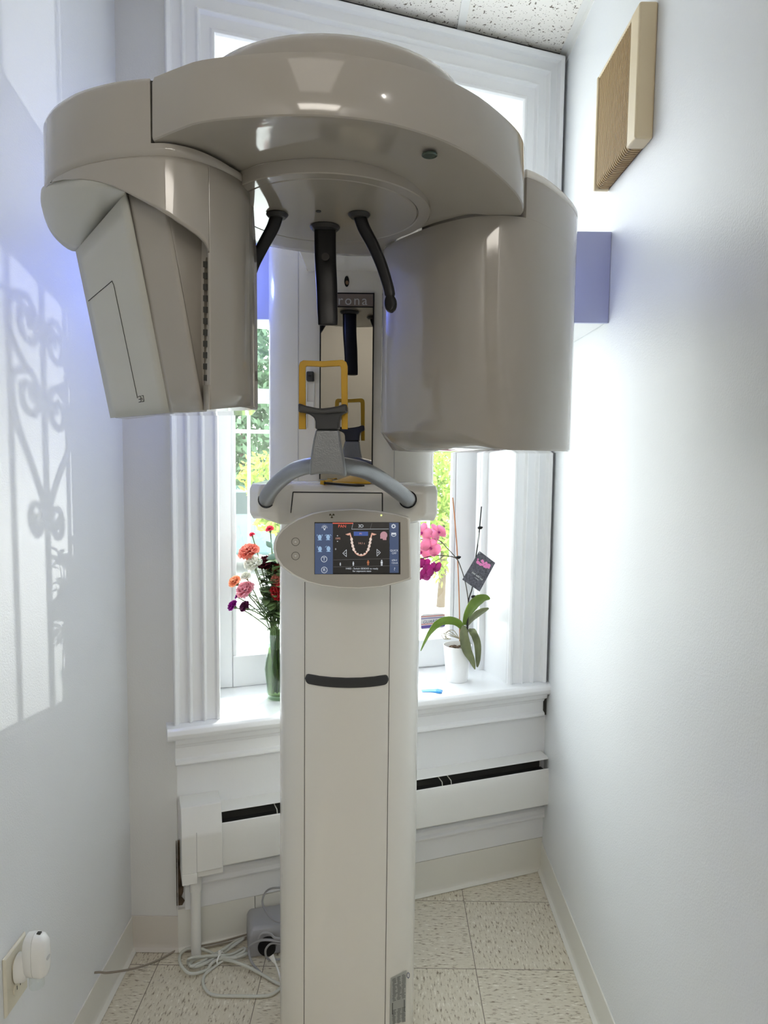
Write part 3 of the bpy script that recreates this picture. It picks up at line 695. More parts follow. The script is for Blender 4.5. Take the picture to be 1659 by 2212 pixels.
o = hs(b0, [b0+Vector((0, 0, .004)), ony(703, 560, b0.y+.002), ony(706, 620, b0.y-.002), ony(707, 662, b0.y-.006), ony(708, 686, b0.y-.008), ony(708, 700, b0.y-.009), ony(708, 703, b0.y-.009)],
       lambda t: (.0385-.005*t) if t < .85 else .0342*math.sqrt(max(.02, 1-((t-.85)/.15)**2)), lambda t: .016*(1-.35*t), 0)
mb = MB(); c = ony(703, 555, b0.y-.0085); mb.loft([[c+Vector((.0068*math.cos(a), y, .0068*math.sin(a))) for a in [2*PI*k/18 for k in range(18)]] for y in (0, -.0012)]); mb.obj('round_button', mat('button_dark', (.035, .03, .028), .4), o)
bl = onz(599, 463, 1.857); br_ = onz(776, 463, 1.857)
th_ = lambda t: .017-.006*t if t < .78 else .011+.004*math.sin((t-.78)/.22*PI)
wd_ = lambda t: .022-.006*t if t < .75 else max(.002, .0215*math.sqrt(max(0.01, 1-((t-.87)/.135)**2)))
hs(bl, [bl+Vector((0, 0, .003)), ony(590, 490, bl.y), ony(566, 535, bl.y+.004), ony(547, 575, bl.y+.008), ony(534, 620, bl.y+.01), ony(528, 645, bl.y+.008), ony(526, 664, bl.y+.004)], wd_, lambda t: .013, .25)
hs(br_, [br_+Vector((0, 0, .003)), ony(785, 490, br_.y), ony(806, 530, br_.y+.004), ony(825, 575, br_.y+.008), ony(840, 625, br_.y+.01), ony(843, 650, br_.y+.008), ony(845, 673, br_.y+.004)], wd_, lambda t: .013, -.25)

# ---- sensor pod on the left
collar = [(-.520, 1.30), (-.546, 1.20), (-.541, 1.125), (-.508, 1.073), (-.466, 1.035), (-.431, 1.012), (-.385, .992), (-.350, .9835), (-.3245, .9795), (-.300, .980), (-.272, .992), (-.250, 1.012), (-.232, 1.038), (-.219, 1.066), (-.214, 1.10)]
back = [(-.212, 1.20), (-.25, 1.32), (-.34, 1.38), (-.45, 1.37)]
cf = dens(collar, 4); cb_ = dens(back, 2); cp = cf+cb_
pc = Vector((-.38, 1.18))
def shp(p, d):
    v = Vector((p[0]-pc.x, p[1]-pc.y)); L = v.length; v *= (L-d)/L; return (pc.x+v.x, pc.y+v.y)
mb = MB()
def zhi(p):   # top of the collar: full height left of the seam, tucked below the shell on the right
    if p[0] <= -.3255 or p[1] > 1.25: return ZR
    return zb_shell(*p)-.002
pl2 = [p for p in cp]
mb.loft([[Vector((*shp(p, d), z)) for p in pl2] for d, z in ((.02, 1.8655), (.004, 1.8625), (.0, 1.866), (0, 1.874))]+[[Vector((*shp(p, 0), min(zhi(p), 1.88))) for p in pl2]], True, True)
left = [p for p in pl2 if p[0] <= -.3252] + [(-.3252, 1.30)]
left = [p for p in cf if p[0] <= -.3252] + [(-.3252, .9795), (-.3252, 1.37)] + [p for p in cb_ if p[0] < -.33]
mb.loft([[Vector((*shp(p, d), z)) for p in left] for d, z in ((0, 1.872), (.001, ZR-.012), (.004, ZR-.004), (.012, ZR), (.05, ZR+.001))])
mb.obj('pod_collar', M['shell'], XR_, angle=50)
# seam shadow strips between shell and collar
mb = MB(); mb.box((-.3262, .985, 1.872), (-.3225, 1.3, ZR-.006)); mb.obj('rotor_seam', M['gap'], XR_, smooth=False)
# hood: vertical skin that follows the collar, with the arched lower edge
archpx = [(94, 406), (109, 395), (141, 388), (180, 388), (213, 393), (242, 401), (272, 415), (304, 432), (337, 450), (369, 470), (402, 492), (428, 510), (444, 526), (451, 546)]
def arch_y(x):
    if x <= archpx[0][0]: return archpx[0][1]
    for (x0, y0), (x1, y1) in zip(archpx[:-1], archpx[1:]):
        if x <= x1: return y0+(y1-y0)*(x-x0)/(x1-x0)
    return None
def px_of(p):
    v = Vector((p[0], p[1], p[2]-H)); x = xr.dot(v); y = -yu.dot(v); z = -zb.dot(v); return CX+F*x/z, CY+F*y/z
def z_at(p, py):      # height on the vertical through plan point p seen at row py
    lo, hi = 1.3, 2.0
    for _ in range(30):
        m = (lo+hi)/2
        if px_of((p[0], p[1], m))[1] > py: lo = m
        else: hi = m
    return m
ZPB = 1.5335
hp = [shp(p, .0035) for p in dens(collar, 8)]
def lowz(p):
    x, _ = px_of((p[0], p[1], 1.80))
    a = arch_y(x)
    if p[1] > 1.13 and p[0] < -.4: a = 410
    if a is None or x > 451.5: return z_at(p, min(886, 878+(528-x)*.09))
    return z_at(p, a)
mb = MB()
fine = []
for a, b in zip(hp[:-1], hp[1:]):
    fine.append(a)
fine.append(hp[-1])
NR = 14
top = 1.8635
# split at x=451.5 so that the vertical edge of the recess is sharp
colsA = [p for p in fine if (px_of((p[0], p[1], 1.8))[0] <= 449 or p[1] > 1.13 and p[0] < -.4)]
colsB = [p for p in fine if px_of((p[0], p[1], 1.8))[0] > 449 and not (p[1] > 1.13 and p[0] < -.4)]
lastA = colsA[-1]; f1 = colsB[0]
mid = None
for k in range(41):
    q = (lastA[0]+(f1[0]-lastA[0])*k/40, lastA[1]+(f1[1]-lastA[1])*k/40)
    if px_of((q[0], q[1], 1.7))[0] >= 451: mid = q; break
if mid is None: mid = f1
rowsA = []
for p in colsA+[mid]:
    zl = lowz(p) if p is not mid else z_at(p, 546)
    rowsA.append([Vector((p[0], p[1], top+(zl-top)*j/NR)) for j in range(NR+1)])
mb.grid(rowsA)
colsB = [mid]+[p for p in colsB if p[0] > mid[0]]
rowsB = []
for p in colsB:
    zl = z_at(p, min(886, 878+(528-px_of((p[0], p[1], 1.55))[0])*.09))
    rowsB.append([Vector((p[0], p[1], top+(zl-top)*j/NR)) for j in range(NR+1)])
mb.grid(rowsB)
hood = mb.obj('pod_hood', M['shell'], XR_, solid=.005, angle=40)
# ear: bulging lower surface left of the crease
topc = [(100, 400, 1.118), (109, 395, 1.088), (141, 388, 1.048), (180, 388, 1.016), (213, 393, 1.003), (242, 401, .998), (272, 414, .999)]
botc = [(96, 425, 1.15), (98, 470, 1.16), (122, 515, 1.165), (165, 542, 1.175), (203, 504, 1.12), (240, 458, 1.07), (273, 417, 1.005)]
rows = []
T = smoothpath([ony(*p) for p in topc], 5); B_ = smoothpath([ony(*p) for p in botc], 5)
for j in range(9):
    t = j/8; row = []
    for a, b in zip(T, B_):
        q = a.lerp(b, t); d = (q-Vector((-.38, 1.18, q.z))); d.z = 0; d.normalize()
        row.append(q + d*.007*math.sin(PI*t)*(.4+.6*min(1, (a-b).length/.08)) + Vector((0, 0, -.0)))
    rows.append(row)
ear = MB(); ear.grid(rows); ear.obj('pod_ear', M['pod'], XR_, angle=60, solid=.003)
# faceted body
A0 = ony(165, 542, 1.175); A1 = ony(273, 417, 1.006); A2 = ony(368, 891, 1.10); A3 = ony(240, 903, 1.235)
_n = (A1-A2).cross(A3-A2).normalized(); A0 = onpl(165, 542, A2, _n); print('A0', A0)
C0 = ony(340, 405, .995); C1 = ony(372, 470, 1.004); C2 = ony(440, 886, 1.052); C2b = C2
zt = A1.z
mb = MB()
def qd(a, b, c, d, n=6):
    mb.grid([[(a.lerp(b, i/n)).lerp(d.lerp(c, i/n), j/n) for i in range(n+1)] for j in range(n+1)])
Ct = ony(350, 395, 1.0)
qd(A0, A1, A2, A3, 8)
mb.obj('pod_left_panel', M['pod'], XR_, angle=30, solid=.003)
mb = MB(); A1b = A1+Vector((0, .002, .01)); qd(A1b, Ct+Vector((0, .004, 0)), C2, A2, 8)
mb.obj('pod_front_panel', M['shell'], XR_, angle=30, solid=.003)
# recess to the right of the front panel with the vent slot
R0_ = ony(446, 500, 1.045); R1_ = ony(446, 836, 1.065); D0 = ony(368, 455, 1.004); D1 = ony(436, 838, 1.050)
mb = MB(); qd(Ct+Vector((-.002, .003, 0)), ony(449, 480, 1.046), ony(444, 838, 1.066), C2+Vector((-.004, .0035, .0)), 8); mb.obj('pod_recess_panel', M['shell'], XR_, angle=30, solid=.003)
mb = MB()
for k in range(11):
    y0 = 565+k*24.5; xs = 440.5 if k < 10 else 442
    mb.face([ony(xs, y0, 1.0430), ony(449, y0, 1.040), ony(449, y0+13.5, 1.040), ony(xs, y0+12.5, 1.0430)])
mb.bm.normal_update()
bmesh.ops.solidify(mb.bm, geom=mb.bm.faces[:], thickness=.002)
vt = mb.obj('vent_slot', M['gap'], XR_, smooth=False)
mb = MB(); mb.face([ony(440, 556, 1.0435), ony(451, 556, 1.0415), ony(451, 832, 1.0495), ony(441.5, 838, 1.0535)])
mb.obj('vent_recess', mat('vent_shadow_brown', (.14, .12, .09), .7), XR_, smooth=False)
mb = MB(); q0 = mid; pts = [(q0[0]+.001, q0[1])]
mb.face([ony(440, 832, 1.056), Vector((mid[0], mid[1], z_at(mid, 832))), Vector((mid[0], mid[1], z_at(mid, 885))), C2+Vector((.0015, 0, 0))])
mb.obj('pod_foot_panel', M['shell'], XR_, smooth=False, solid=.003)
# pod underside and back
mb = MB()
bot = [A3, A2, C2, Vector((mid[0], mid[1], ZPB+.002)), Vector((*hp[-3], ZPB)), Vector((-.212, 1.16, ZPB)), Vector((-.25, 1.32, ZPB)), Vector((-.45, 1.36, ZPB)), Vector((A3.x-.002, 1.30, A3.z))]
topb = [A0, Vector((A1.x, A1.y+.03, A0.z)), Vector((C1.x, C1.y+.03, A0.z)), Vector((mid[0], mid[1]+.02, A0.z)), Vector((hp[-3][0], hp[-3][1], A0.z)), Vector((-.213, 1.16, A0.z)), Vector((-.25, 1.32, A0.z)), Vector((-.47, 1.37, A0.z)), Vector((A0.x, 1.31, A0.z))]
mb.loft([[p.lerp(Vector((-.36, 1.2, p.z)), .02)+Vector((0, .004, 0)) for p in bot], [p.lerp(Vector((-.38, 1.2, p.z)), .02)+Vector((0, .006, 0)) for p in topb], [Vector((p.x*.94-.02, p.y if p.y > 1.1 else p.y+.04, 1.863)) for p in topb]])
mb.obj('pod_body', M['shell'], XR_, bevel=.004)
# engraved outline and 3D mark on left panel
pn = (A1-A0).cross(A3-A0).normalized()
if pn.y > 0: pn = -pn
def onA(px, py, l=.0022): return onpl(px, py, A0.lerp(A2, .5)+pn*l, pn)
mb = MB()
for a, b in (((191, 650), (242, 607)), ((242, 607), (246, 617)), ((246, 617), (297, 860))): mb.tube([onA(*a, .0018), onA(*b, .0018)], .0006, 5)
mb.obj('access_panel_seam', M['gap'], XR_)
mb = MB()
def seg(a, b): mb.tube([onA(*a, .0018), onA(*b, .0018)], .0006, 5)
for (x0, y0) in ((298, 856),):
    for a, b in (((298.5, 857), (303.5, 855.5)), ((303.5, 855.5), (305, 868)), ((300, 869), (305, 868)), ((300, 863), (304, 862)), ((306, 855), (309.5, 854.5)), ((309.5, 854.5), (311, 867)), ((307, 868), (311, 867)), ((306, 859), (307.4, 864))): seg(a, b)
mb.obj('model_mark', M['gap'], XR_)

# ---- tube housing on the right
tf = [(-.012, 1.44), (-.010, 1.392), (.010, 1.345), (.033, 1.308), (.072, 1.256), (.109, 1.222), (.140, 1.203), (.170, 1.195), (.20, 1.195), (.230, 1.205), (.262, 1.232), (.300, 1.280), (.338, 1.338), (.366, 1.395), (.378, 1.44)]
tb = [(.375, 1.50), (.33, 1.57), (.26, 1.60), (.16, 1.585), (.07, 1.53), (.01, 1.475)]
tp = dens(tf, 4)+dens(tb, 3); tc_ = Vector((.18, 1.40))
def sht(p, d):
    v = Vector((p[0]-tc_.x, p[1]-tc_.y)); L = v.length; v *= (L-d)/L; return (tc_.x+v.x, tc_.y+v.y)
def sstep(a, b, x): t = min(1, max(0, (x-a)/(b-a))); return t*t*(3-2*t)
def zbt(p):
    return 1.504-.031*sstep(.095, .215, p[0]) if p[1] < 1.45 else 1.473
def ztt(p): return zb_shell(*p)-.003 if (p[0] < .222 and p[1] < 1.42) else 1.945
ztop = 1.925
mb = MB()
mb.loft([[Vector((*sht(p, .09), 1.4685)) for p in tp], [Vector((*sht(p, .05), 1.4685+(zbt(p)-1.4685)*.15)) for p in tp], [Vector((*sht(p, .018), 1.4685+(zbt(p)-1.4685)*.55)) for p in tp], [Vector((*sht(p, .003), zbt(p)-.0005)) for p in tp], [Vector((*sht(p, 0), zbt(p)+.004)) for p in tp],
         [Vector((*sht(p, 0), 1.70)) for p in tp], [Vector((*sht(p, 0), 1.8618)) for p in tp]], True, True)
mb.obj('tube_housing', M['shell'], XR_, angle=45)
# upper shoulder of the housing beside the shell
def keep(p): return p[0] >= .2235
up = [(.2235, 1.2125)] + [p for p in dens(tf, 4) if p[0] >= .226 and p[1] > 1.2] + [p for p in dens(tb, 3) if p[0] > .2235] + [(.2235, 1.60)]
mb = MB(); mb.loft([[Vector((*sht(p, 0), 1.8619)) for p in up], [Vector((*sht(p, 0), 1.9275)) for p in up]]); mb.obj('tube_shoulder', M['shell'], XR_, angle=45)
mb = MB(); mb.loft([[Vector((*sht(p, d), z)) for p in up] for d, z in ((.0015, 1.9285), (0, 1.930), (0, 1.938), (.003, 1.942), (.03, 1.943))]); mb.obj('shoulder_lid', M['col'], XR_, angle=45)
# arm joining the tube housing to the rotor
mb = MB(); mb.box((.06, 1.30, 1.862), (.20, 1.50, 1.96)); mb.obj('rotor_arm', M['shell'], XR_, bevel=.01)

# ---------------------------------------------------------------- pelmet box across the window
pb = empty('pelmet_box', (0, 1.95, 1.8), 'blue painted box pelmet running wall to wall in front of the window', 'pelmet')
mb = MB(); a_ = [(XL, 1.824), (XR, 1.824), (XR, 2.365), (-.599, 1.939), (XL, 1.939)]
mb.box((XL+.001, 1.824, 1.808), (XR-.001, 1.836, 2.036)); mb.obj('front_board', M['blue'], pb, smooth=False)
for z in (1.812, 2.020):
    mb = MB(); mb.prism([(XL+.001, 1.8362), (XR-.001, 1.8362), (XR-.001, 2.325), (-.59, 1.90), (XL+.001, 1.90)], z, z+.012)
    mb.obj('shelf_board', M['trimw'], pb, smooth=False)
for lx, e_ in ((-.47, 1.7), (.37, .16)):  # added blue lights, no known fixtures, to tint board, walls and casing
    mb = MB(); mb.loft([[Vector((lx+.016*math.cos(a), yy, 1.90+.016*math.sin(a))) for a in [2*PI*k/20 for k in range(20)]] for yy in (1.824, 1.815)])
    mb.obj('added_blue_spot', mat('added_blue_glow', (.1, .2, .9), .3, emit=(.15, .25, 1), es=4), pb)
    lamp('added_blue_light', 'POINT', (lx, 1.775, 1.90), e_, (.22, .32, 1), .02)

# ---------------------------------------------------------------- chime box on right wall
ch = empty('door_chime', (XR, 1.72, 2.29), 'beige ribbed chime box mounted high on the right wall', 'door chime')
y0, y1, z0, z1, dp = 1.562, 1.868, 2.150, 2.432, .040
def cbx(mb, a, b, za, zb_, d, dd=0): mb.box((XR-d, a, za), (XR-dd, b, zb_))
mb = MB(); cbx(mb, y0+.01, y1-.01, z0+.004, z1-.004, dp-.012); mb.obj('backing', mat('chime_dark_back', (.16, .10, .05), .7), ch)
mb = MB(); cbx(mb, y0, y0+.055, z0, z1, dp, .0); mb.obj('side_strip', M['beige'], ch, bevel=.005, seg=3)
mb = MB(); cbx(mb, y1-.012, y1, z0, z1, dp, 0); mb.obj('side_strip', M['beige'], ch, bevel=.004, seg=3)
mb = MB(); cbx(mb, y0+.055, y1-.012, z1-.006, z1, dp-.002, 0); mb.obj('top_rail', M['beige'], ch, bevel=.002)
n = 24
for k in range(n):
    mb = MB(); ya = y0+.057+(y1-y0-.071)*k/n; w = (y1-y0-.071)/n
    prof = []
    for t in range(7):
        a = PI/2*t/6; prof.append((dp-.004-.016*(1-math.cos(a)), z0+.018-.016*math.sin(a)))
    pts = [(dp-.004, z1-.002)]+prof
    A = [Vector((XR-d, ya, z)) for d, z in pts]+[Vector((XR-.004, ya, z0+.002)), Vector((XR-.004, ya, z1-.002))]
    B_ = [p+Vector((0, w*.58, 0)) for p in A]
    mb.loft([A, B_]); mb.obj('rib', M['beiged'], ch, bevel=.0008, seg=1)

# ---------------------------------------------------------------- baseboard heater
ht = empty('baseboard_heater', tuple(ws((.6, .04, .27))), 'long white baseboard heater with a dark slot under the window sill', 'heater')
mb = MB()
prof = [(0, .432), (.056, .430), (.058, .427), (.054, .425), (.004, .426), (.004, .265), (0, .265)]
mb.loft([[ws((.02, o, z)) for o, z in prof], [ws((1.212, o, z)) for o, z in prof]]); mb.obj('back_cover', M['heater'], ht, bevel=.001)
mb = MB()
prof = [(.070, .276), (.072, .272), (.0745, .276), (.0745, .370), (.068, .396), (.064, .398), (.063, .396), (.071, .369), (.071, .276)]
mb.loft([[ws((.02, o, z)) for o, z in prof], [ws((1.208, o, z)) for o, z in prof]]); mb.obj('front_panel', M['heater'], ht, bevel=.0008)
mb = MB(); wbox(mb, .03, 1.2, .006, .060, .29, .30); wbox(mb, .03, 1.2, .006, .012, .30, .42); mb.obj('dark_interior', M['gap'], ht, smooth=False)
mb = MB(); wbox(mb, .03, 1.2, .02, .05, .33, .385); mb.obj('heating_element', M['dark'], ht, smooth=False)
for s_ in (.26, .52, .80, .832):
    mb = MB(); mb.tube([ws((s_, .014, .418)), ws((s_, .045, .415)), ws((s_+.004, .058, .408)), ws((s_+.005, .064, .38))], .0016, 6); mb.obj('bracket', M['cable'], ht)
mb = MB()
prof = [(0, .466), (.072, .464), (.080, .440), (.092, .405), (.096, .395), (.098, .385), (.098, .282), (0, .282)]
mb.loft([[ws((-.012, o, z)) for o, z in prof], [ws((.100, o, z)) for o, z in prof]])
wbox(mb, -.012, .030, .0, .0985, .250, .2825); wbox(mb, .03, .102, .0, .090, .262, .2825)
mb.obj('end_cap', M['heater'], ht, bevel=.0018)
mb = MB(); wbox(mb, .028, .0295, .098, .0986, .283, .40); mb.obj('cap_seam', M['lettergrey'], ht, smooth=False)
mb = MB(); pb_ = ws((.028, .048, 0)); mb.tube([pb_+Vector((0, 0, z)) for z in (.0, .2, .201, .2485)], [.0145, .0145, .0175, .0175], 20)
mb.obj('heating_pipe', M['heater'], ht)

# ---------------------------------------------------------------- outlet and night light on the left wall
pl = empty('wall_outlet', (XL, 1.31, .415), 'ivory outlet plate low on the left wall', 'outlet')
mb = MB()
mb.loft([[Vector((XL+x, y, z)) for y, z in ((1.270+i, .355+i), (1.352-i, .355+i), (1.352-i, .477-i), (1.270+i, .477-i))] for x, i in ((0, 0), (.003, 0), (.006, .004))])
mb.obj('cover_plate', M['ivory'], pl, bevel=.001)
for zc in (.390, .441):
    mb = MB(); mb.loft([[Vector((XL+x, 1.311+.0165*math.cos(a), zc+.0145*math.sin(a)*1)) for a in [2*PI*k/24 for k in range(24)]] for x in (.005, .0085)])
    r_ = mb.obj('socket', M['ivory'], pl)
    mb = MB()
    for dy in (-.006, .006): mb.box((XL+.0084, 1.311+dy-.001, zc-.002), (XL+.0089, 1.311+dy+.001, zc+.006))
    mb.obj('slot', M['gap'], r_, smooth=False)
pf = empty('air_freshener', (XL+.03, 1.31, .44), 'white plug-in air freshener with clear refill bottle in the left wall outlet', 'air freshener')
def yzring(x, y, z, ry, rz, n=28, p=3):
    return [Vector((x, y+ry*abs(math.cos(a))**(2/p)*(1 if math.cos(a) >= 0 else -1), z+rz*abs(math.sin(a))**(2/p)*(1 if math.sin(a) >= 0 else -1))) for a in [2*PI*k/n for k in range(n)]]
mb = MB(); mb.loft([yzring(XL+.0086, 1.311, .430, .020, .030, p=2.2), yzring(XL+.022, 1.311, .432, .019, .030, p=2.2), yzring(XL+.030, 1.312, .438, .016, .028)]); mb.obj('plug_base', M['white'], pf, angle=50)
mb = MB(); mb.loft([yzring(XL+.024, 1.313, .457, .015, .036), yzring(XL+.028, 1.313, .457, .020, .043), yzring(XL+.044, 1.313, .457, .0215, .045)]); bd = mb.obj('body', M['white'], pf, angle=50)
mb = MB(); mb.loft([yzring(XL+.0445, 1.313, .457, .0212, .045), yzring(XL+.058, 1.313, .455, .0205, .044), yzring(XL+.067, 1.313, .453, .015, .036), yzring(XL+.069, 1.313, .453, .008, .024)]); cv = mb.obj('front_cover', M['white'], pf, angle=60)
mb = MB(); mb.box((XL+.047, 1.3105, .4995), (XL+.055, 1.3185, .5025)); mb.obj('top_opening', M['gap'], cv, bevel=.0008)
mb = MB(); mb.loft([[Vector((XL+.0692-.0008*j, 1.311+(.0065-.001*j)*math.cos(a), .453+(.0035-.001*j)*math.sin(a))) for a in [2*PI*k/20 for k in range(20)]] for j in (0, -1)]); mb.obj('dial', mat('dial_grey', (.6, .6, .6), .4), cv)
mb = MB(); mb.loft([[Vector((XL+.044+.014*math.cos(a), 1.313+.014*math.sin(a), z)) for a in [2*PI*k/24 for k in range(24)]] for z in (.390, .392, .418)]); mb.obj('refill_bottle', M['glass'], pf)

# ---------------------------------------------------------------- cables and power box on floor
fz = lambda px, py, z=.004: onz(px, py, z)
def c5(x, y): return (360+x*.2587, 1640+y*.2587)
cb = MB()
loop = [(650, 1490), (560, 1530), (470, 1590), (380, 1640), (300, 1690), (200, 1730), (210, 1690), (300, 1650), (420, 1640), (540, 1630), (640, 1580), (650, 1600), (560, 1650), (440, 1670), (380, 1700), (330, 1760), (200, 1790), (120, 1720), (110, 1640), (170, 1585), (270, 1580), (360, 1610), (450, 1650), (560, 1660), (650, 1640), (670, 1620), (600, 1650), (480, 1680), (390, 1740), (320, 1800), (305, 1880), (350, 1950), (430, 1975), (600, 1978), (780, 1980), (880, 1965), (950, 1910), (960, 1890), (900, 1860), (800, 1800), (690, 1740), (560, 1690), (450, 1670), (330, 1650), (200, 1660), (180, 1700), (230, 1735), (330, 1700), (440, 1640), (540, 1570), (640, 1500)]
pts = []
for i, p in enumerate(loop):
    q = c5(*p); z = .006+.007*((i*7) % 3) if i < 28 or i > 38 else .0055
    pts.append(onz(*q, z))
cb.tube(smoothpath(pts, 5), .0042, 8)
cord = cb.obj('power_cable', M['cable']); tagp(cord, 'pale grey power cord coiled loosely and tied on the floor left of the machine', 'cord')
mb = MB(); c = onz(*c5(445, 1660), .012)
mb.tube([c+Vector((.016*math.cos(a)*.25, .020*math.cos(a), .012*math.sin(a))) for a in [2*PI*k/16 for k in range(17)]], .0022, 6)
mb.box((c.x-.004, c.y-.004, c.z+.010), (c.x+.002, c.y+.002, c.z+.022))
tagp(mb.obj('cable_tie', M['white']), 'white cable tie around the coiled pale cord', 'cable tie')
# grey power box beside the column, long axis along the window wall
pw = empty('power_box', tuple(onz(560, 2070, 0)), 'grey plastic power box on the floor behind the column base', 'power box')
P0 = onz(536, 2072, 0); 
def pwf(p):      # local: x right, y back, z up
    a = math.radians(14); return P0 + Vector((p[0]*math.cos(a)-p[1]*math.sin(a), p[0]*math.sin(a)+p[1]*math.cos(a), p[2]))
mb = MB(); mb.loft([[pwf((x, y, z)) for x, y in ((i, i), (.20-i, i), (.20-i, .115-i), (i, .115-i))] for z, i in ((0, .0), (.072, .002), (.086, .012))]); pwo = mb.obj('case', M['psu'], pw, bevel=.008, seg=3)
mb = MB(); c = pwf((.054, -.006, .034))
mb.loft([[c+Vector((.026*math.cos(a), y, .026*math.sin(a))) for a in [2*PI*k/24 for k in range(24)]] for y in (.01, -.006)]); sk = mb.obj('round_connector', M['black'], pw)
cb = MB()
cb.tube(smoothpath([onz(*c5(880, 1680), .035), onz(*c5(905, 1700), .03), onz(*c5(930, 1760), .015), onz(*c5(950, 1830), .006), onz(*c5(965, 1890), .005)]), [.0030]*25, 8)
cb.tube([onz(*c5(872, 1640), .045), onz(*c5(905, 1700), .03)], [.008, .004], 10)
tagp(cb.obj('plug_lead', M['white']), 'white plug lead hanging from the round black connector', 'cord')
cb = MB()
yy = 1.77
cb.tube(smoothpath([onz(*c5(960, 1365), .09), onz(*c5(900, 1345), .10), ony(*c5(840, 1290), 1.95), ony(*c5(800, 1200), 1.99), ony(*c5(820, 1120), 2.0), ony(*c5(870, 1080), 2.0), ony(*c5(960, 1072), 1.95)]), .0028, 8)
tagp(cb.obj('thin_cable', M['cable2']), 'thin grey cable arching up behind the grey power box', 'cable', 'thin grey cables around the power box')
cb = MB()
cb.tube(smoothpath([ony(*c5(960, 1500), 1.85), ony(*c5(900, 1490), 1.85), ony(*c5(860, 1455), 1.85), ony(*c5(800, 1455), 1.85), ony(*c5(765, 1500), 1.85)] ), .0032, 8)
cb.tube(smoothpath([ony(*c5(950, 1520), 1.85), ony(*c5(800, 1510), 1.85), onz(*c5(700, 1560), .05), onz(*c5(690, 1630), .03), onz(*c5(720, 1710), .012), onz(*c5(800, 1800), .005)]), .0036, 8)
cb.tube(smoothpath([ony(*c5(950, 1540), 1.85), ony(*c5(870, 1540), 1.85), ony(*c5(825, 1600), 1.85), onz(*c5(850, 1670), .02), onz(*c5(960, 1670), .008)]), .0030, 8)
tagp(cb.obj('thin_cable', M['cable2']), 'tangled grey cable looping in front of the grey power box', 'cable', 'thin grey cables around the power box')
cb = MB()
pth = [(XL-.002, 1.681, .128), (XL+.014, 1.683, .128), onz(235, 2101, .10), onz(290, 2092, .05), onz(340, 2075, .006), onz(385, 2050, .004), onz(405, 2040, .004)]
cb.tube(smoothpath(pth, 6), .0028, 8)
pth = [ws((.0, .018, .006)), ws((.10, .022, .006)), ws((.2, .019, .010)), ws((.30, .016, .011)), ws((.40, .018, .006))]
cb.tube(smoothpath(pth, 6), .0026, 8); cb.tube([p+Vector((.002, -.010, -.002)) for p in smoothpath(pth, 6)], .0022, 8)
tagp(cb.obj('thin_wire', M['cable3']), 'brown-grey wire from the left wall baseboard to the window wall', 'wire')

# ---------------------------------------------------------------- loose yellow bite holder on the console ledge
bh = empty('bite_holder', tuple(ony(750, 1048, 1.50)), 'loose yellow bite holder with black rod lying on the console ledge', 'bite holder')
zc = 1.3975
mb = MB()
yb = 1.555
tri = [ony(716, 1046, 1.545), ony(735, 1039, 1.56), ony(765, 1028, 1.575), ony(785, 1032, 1.57), ony(806, 1046, 1.56), ony(800, 1051, 1.53), ony(760, 1050, 1.53)]
mb.loft([[Vector((p.x, p.y, max(zc+.001, p.z))) for p in tri], [Vector((p.x, p.y+.004, max(zc+.001, p.z)+.004)) for p in tri]]); mb.obj('plate', M['yellow'], bh, bevel=.001)
mb = MB(); a = ony(702, 1043, 1.525); mb.tube([ony(700, 1043, 1.515), ony(715, 1041, 1.53)], .0055, 12); mb.tube([ony(692, 1042, 1.515), ony(700, 1043, 1.515)], [.0045, .005], 12); mb.obj('end_knob', M['yellow'], bh)
mb = MB(); mb.tube([ony(700, 1043.5, 1.51), ony(787, 1050, 1.525)], .0028, 10); mb.obj('rod', M['black'], bh)

# ---------------------------------------------------------------- vase of flowers
vb = onz(602, 1506, .692); vb.z = .6905
vs = empty('flower_vase', tuple(vb), 'clear glass vase of green water on the sill left of the column', 'vase')
prof = [(.034, .002), (.037, .012), (.038, .04), (.042, .075), (.044, .095), (.040, .125), (.034, .155), (.033, .175), (.036, .195), (.043, .212)]
mb = MB(); mb.lathe(vb, prof+[(.0415, .2125), (.0345, .195), (.0315, .175), (.0325, .155), (.0385, .125), (.0425, .095), (.0405, .075), (.0365, .04), (.034, .014), (.002, .012)], 40, True, False); mb.obj('glass_body', M['vase'], vs, angle=60)
mb = MB(); mb.lathe(vb, [(.001, .0135), (.0335, .0145), (.036, .04), (.040, .075), (.042, .095), (.038, .125), (.032, .155), (.0315, .160), (.001, .160)], 32); mb.obj('water', M['water'], vs)
def petal_ball(mb, c, r, up, n=34, ruffle=.35, flat=.75, seed=0):
    rnd = random.Random(seed); up = Vector(up).normalized(); u = up.orthogonal().normalized(); w = up.cross(u)
    for k in range(n):
        t = (k+.5)/n; th = k*2.39996; tilt = t**.7*1.75        # 0 = centre, outward later
        d = (up*math.cos(tilt)+(u*math.cos(th)+w*math.sin(th))*math.sin(tilt)).normalized()
        sd = d.cross(up) if abs(d.dot(up)) < .95 else u; sd = sd.normalized(); nn = d.cross(sd)
        L = r*(.65+.4*t+rnd.uniform(-.08, .08)); wd = r*(.42+.28*t); rows = []
        for i in range(5):
            a = i/4; row = []
            for j in range(7):
                b = j/6*2-1; ww = wd*math.sin(PI*(.12+.62*a))
                ed = ruffle*r*.28*math.sin(b*9+k+rnd.random())*a*a
                row.append(c+d*(L*a*(1-.12*b*b)+ (rnd.uniform(-.05, .05)*r if i == 4 else 0))+sd*ww*b+nn*(ed-r*.16*b*b*a)+up*(r*.0))
            rows.append(row)
        mb.grid(rows)
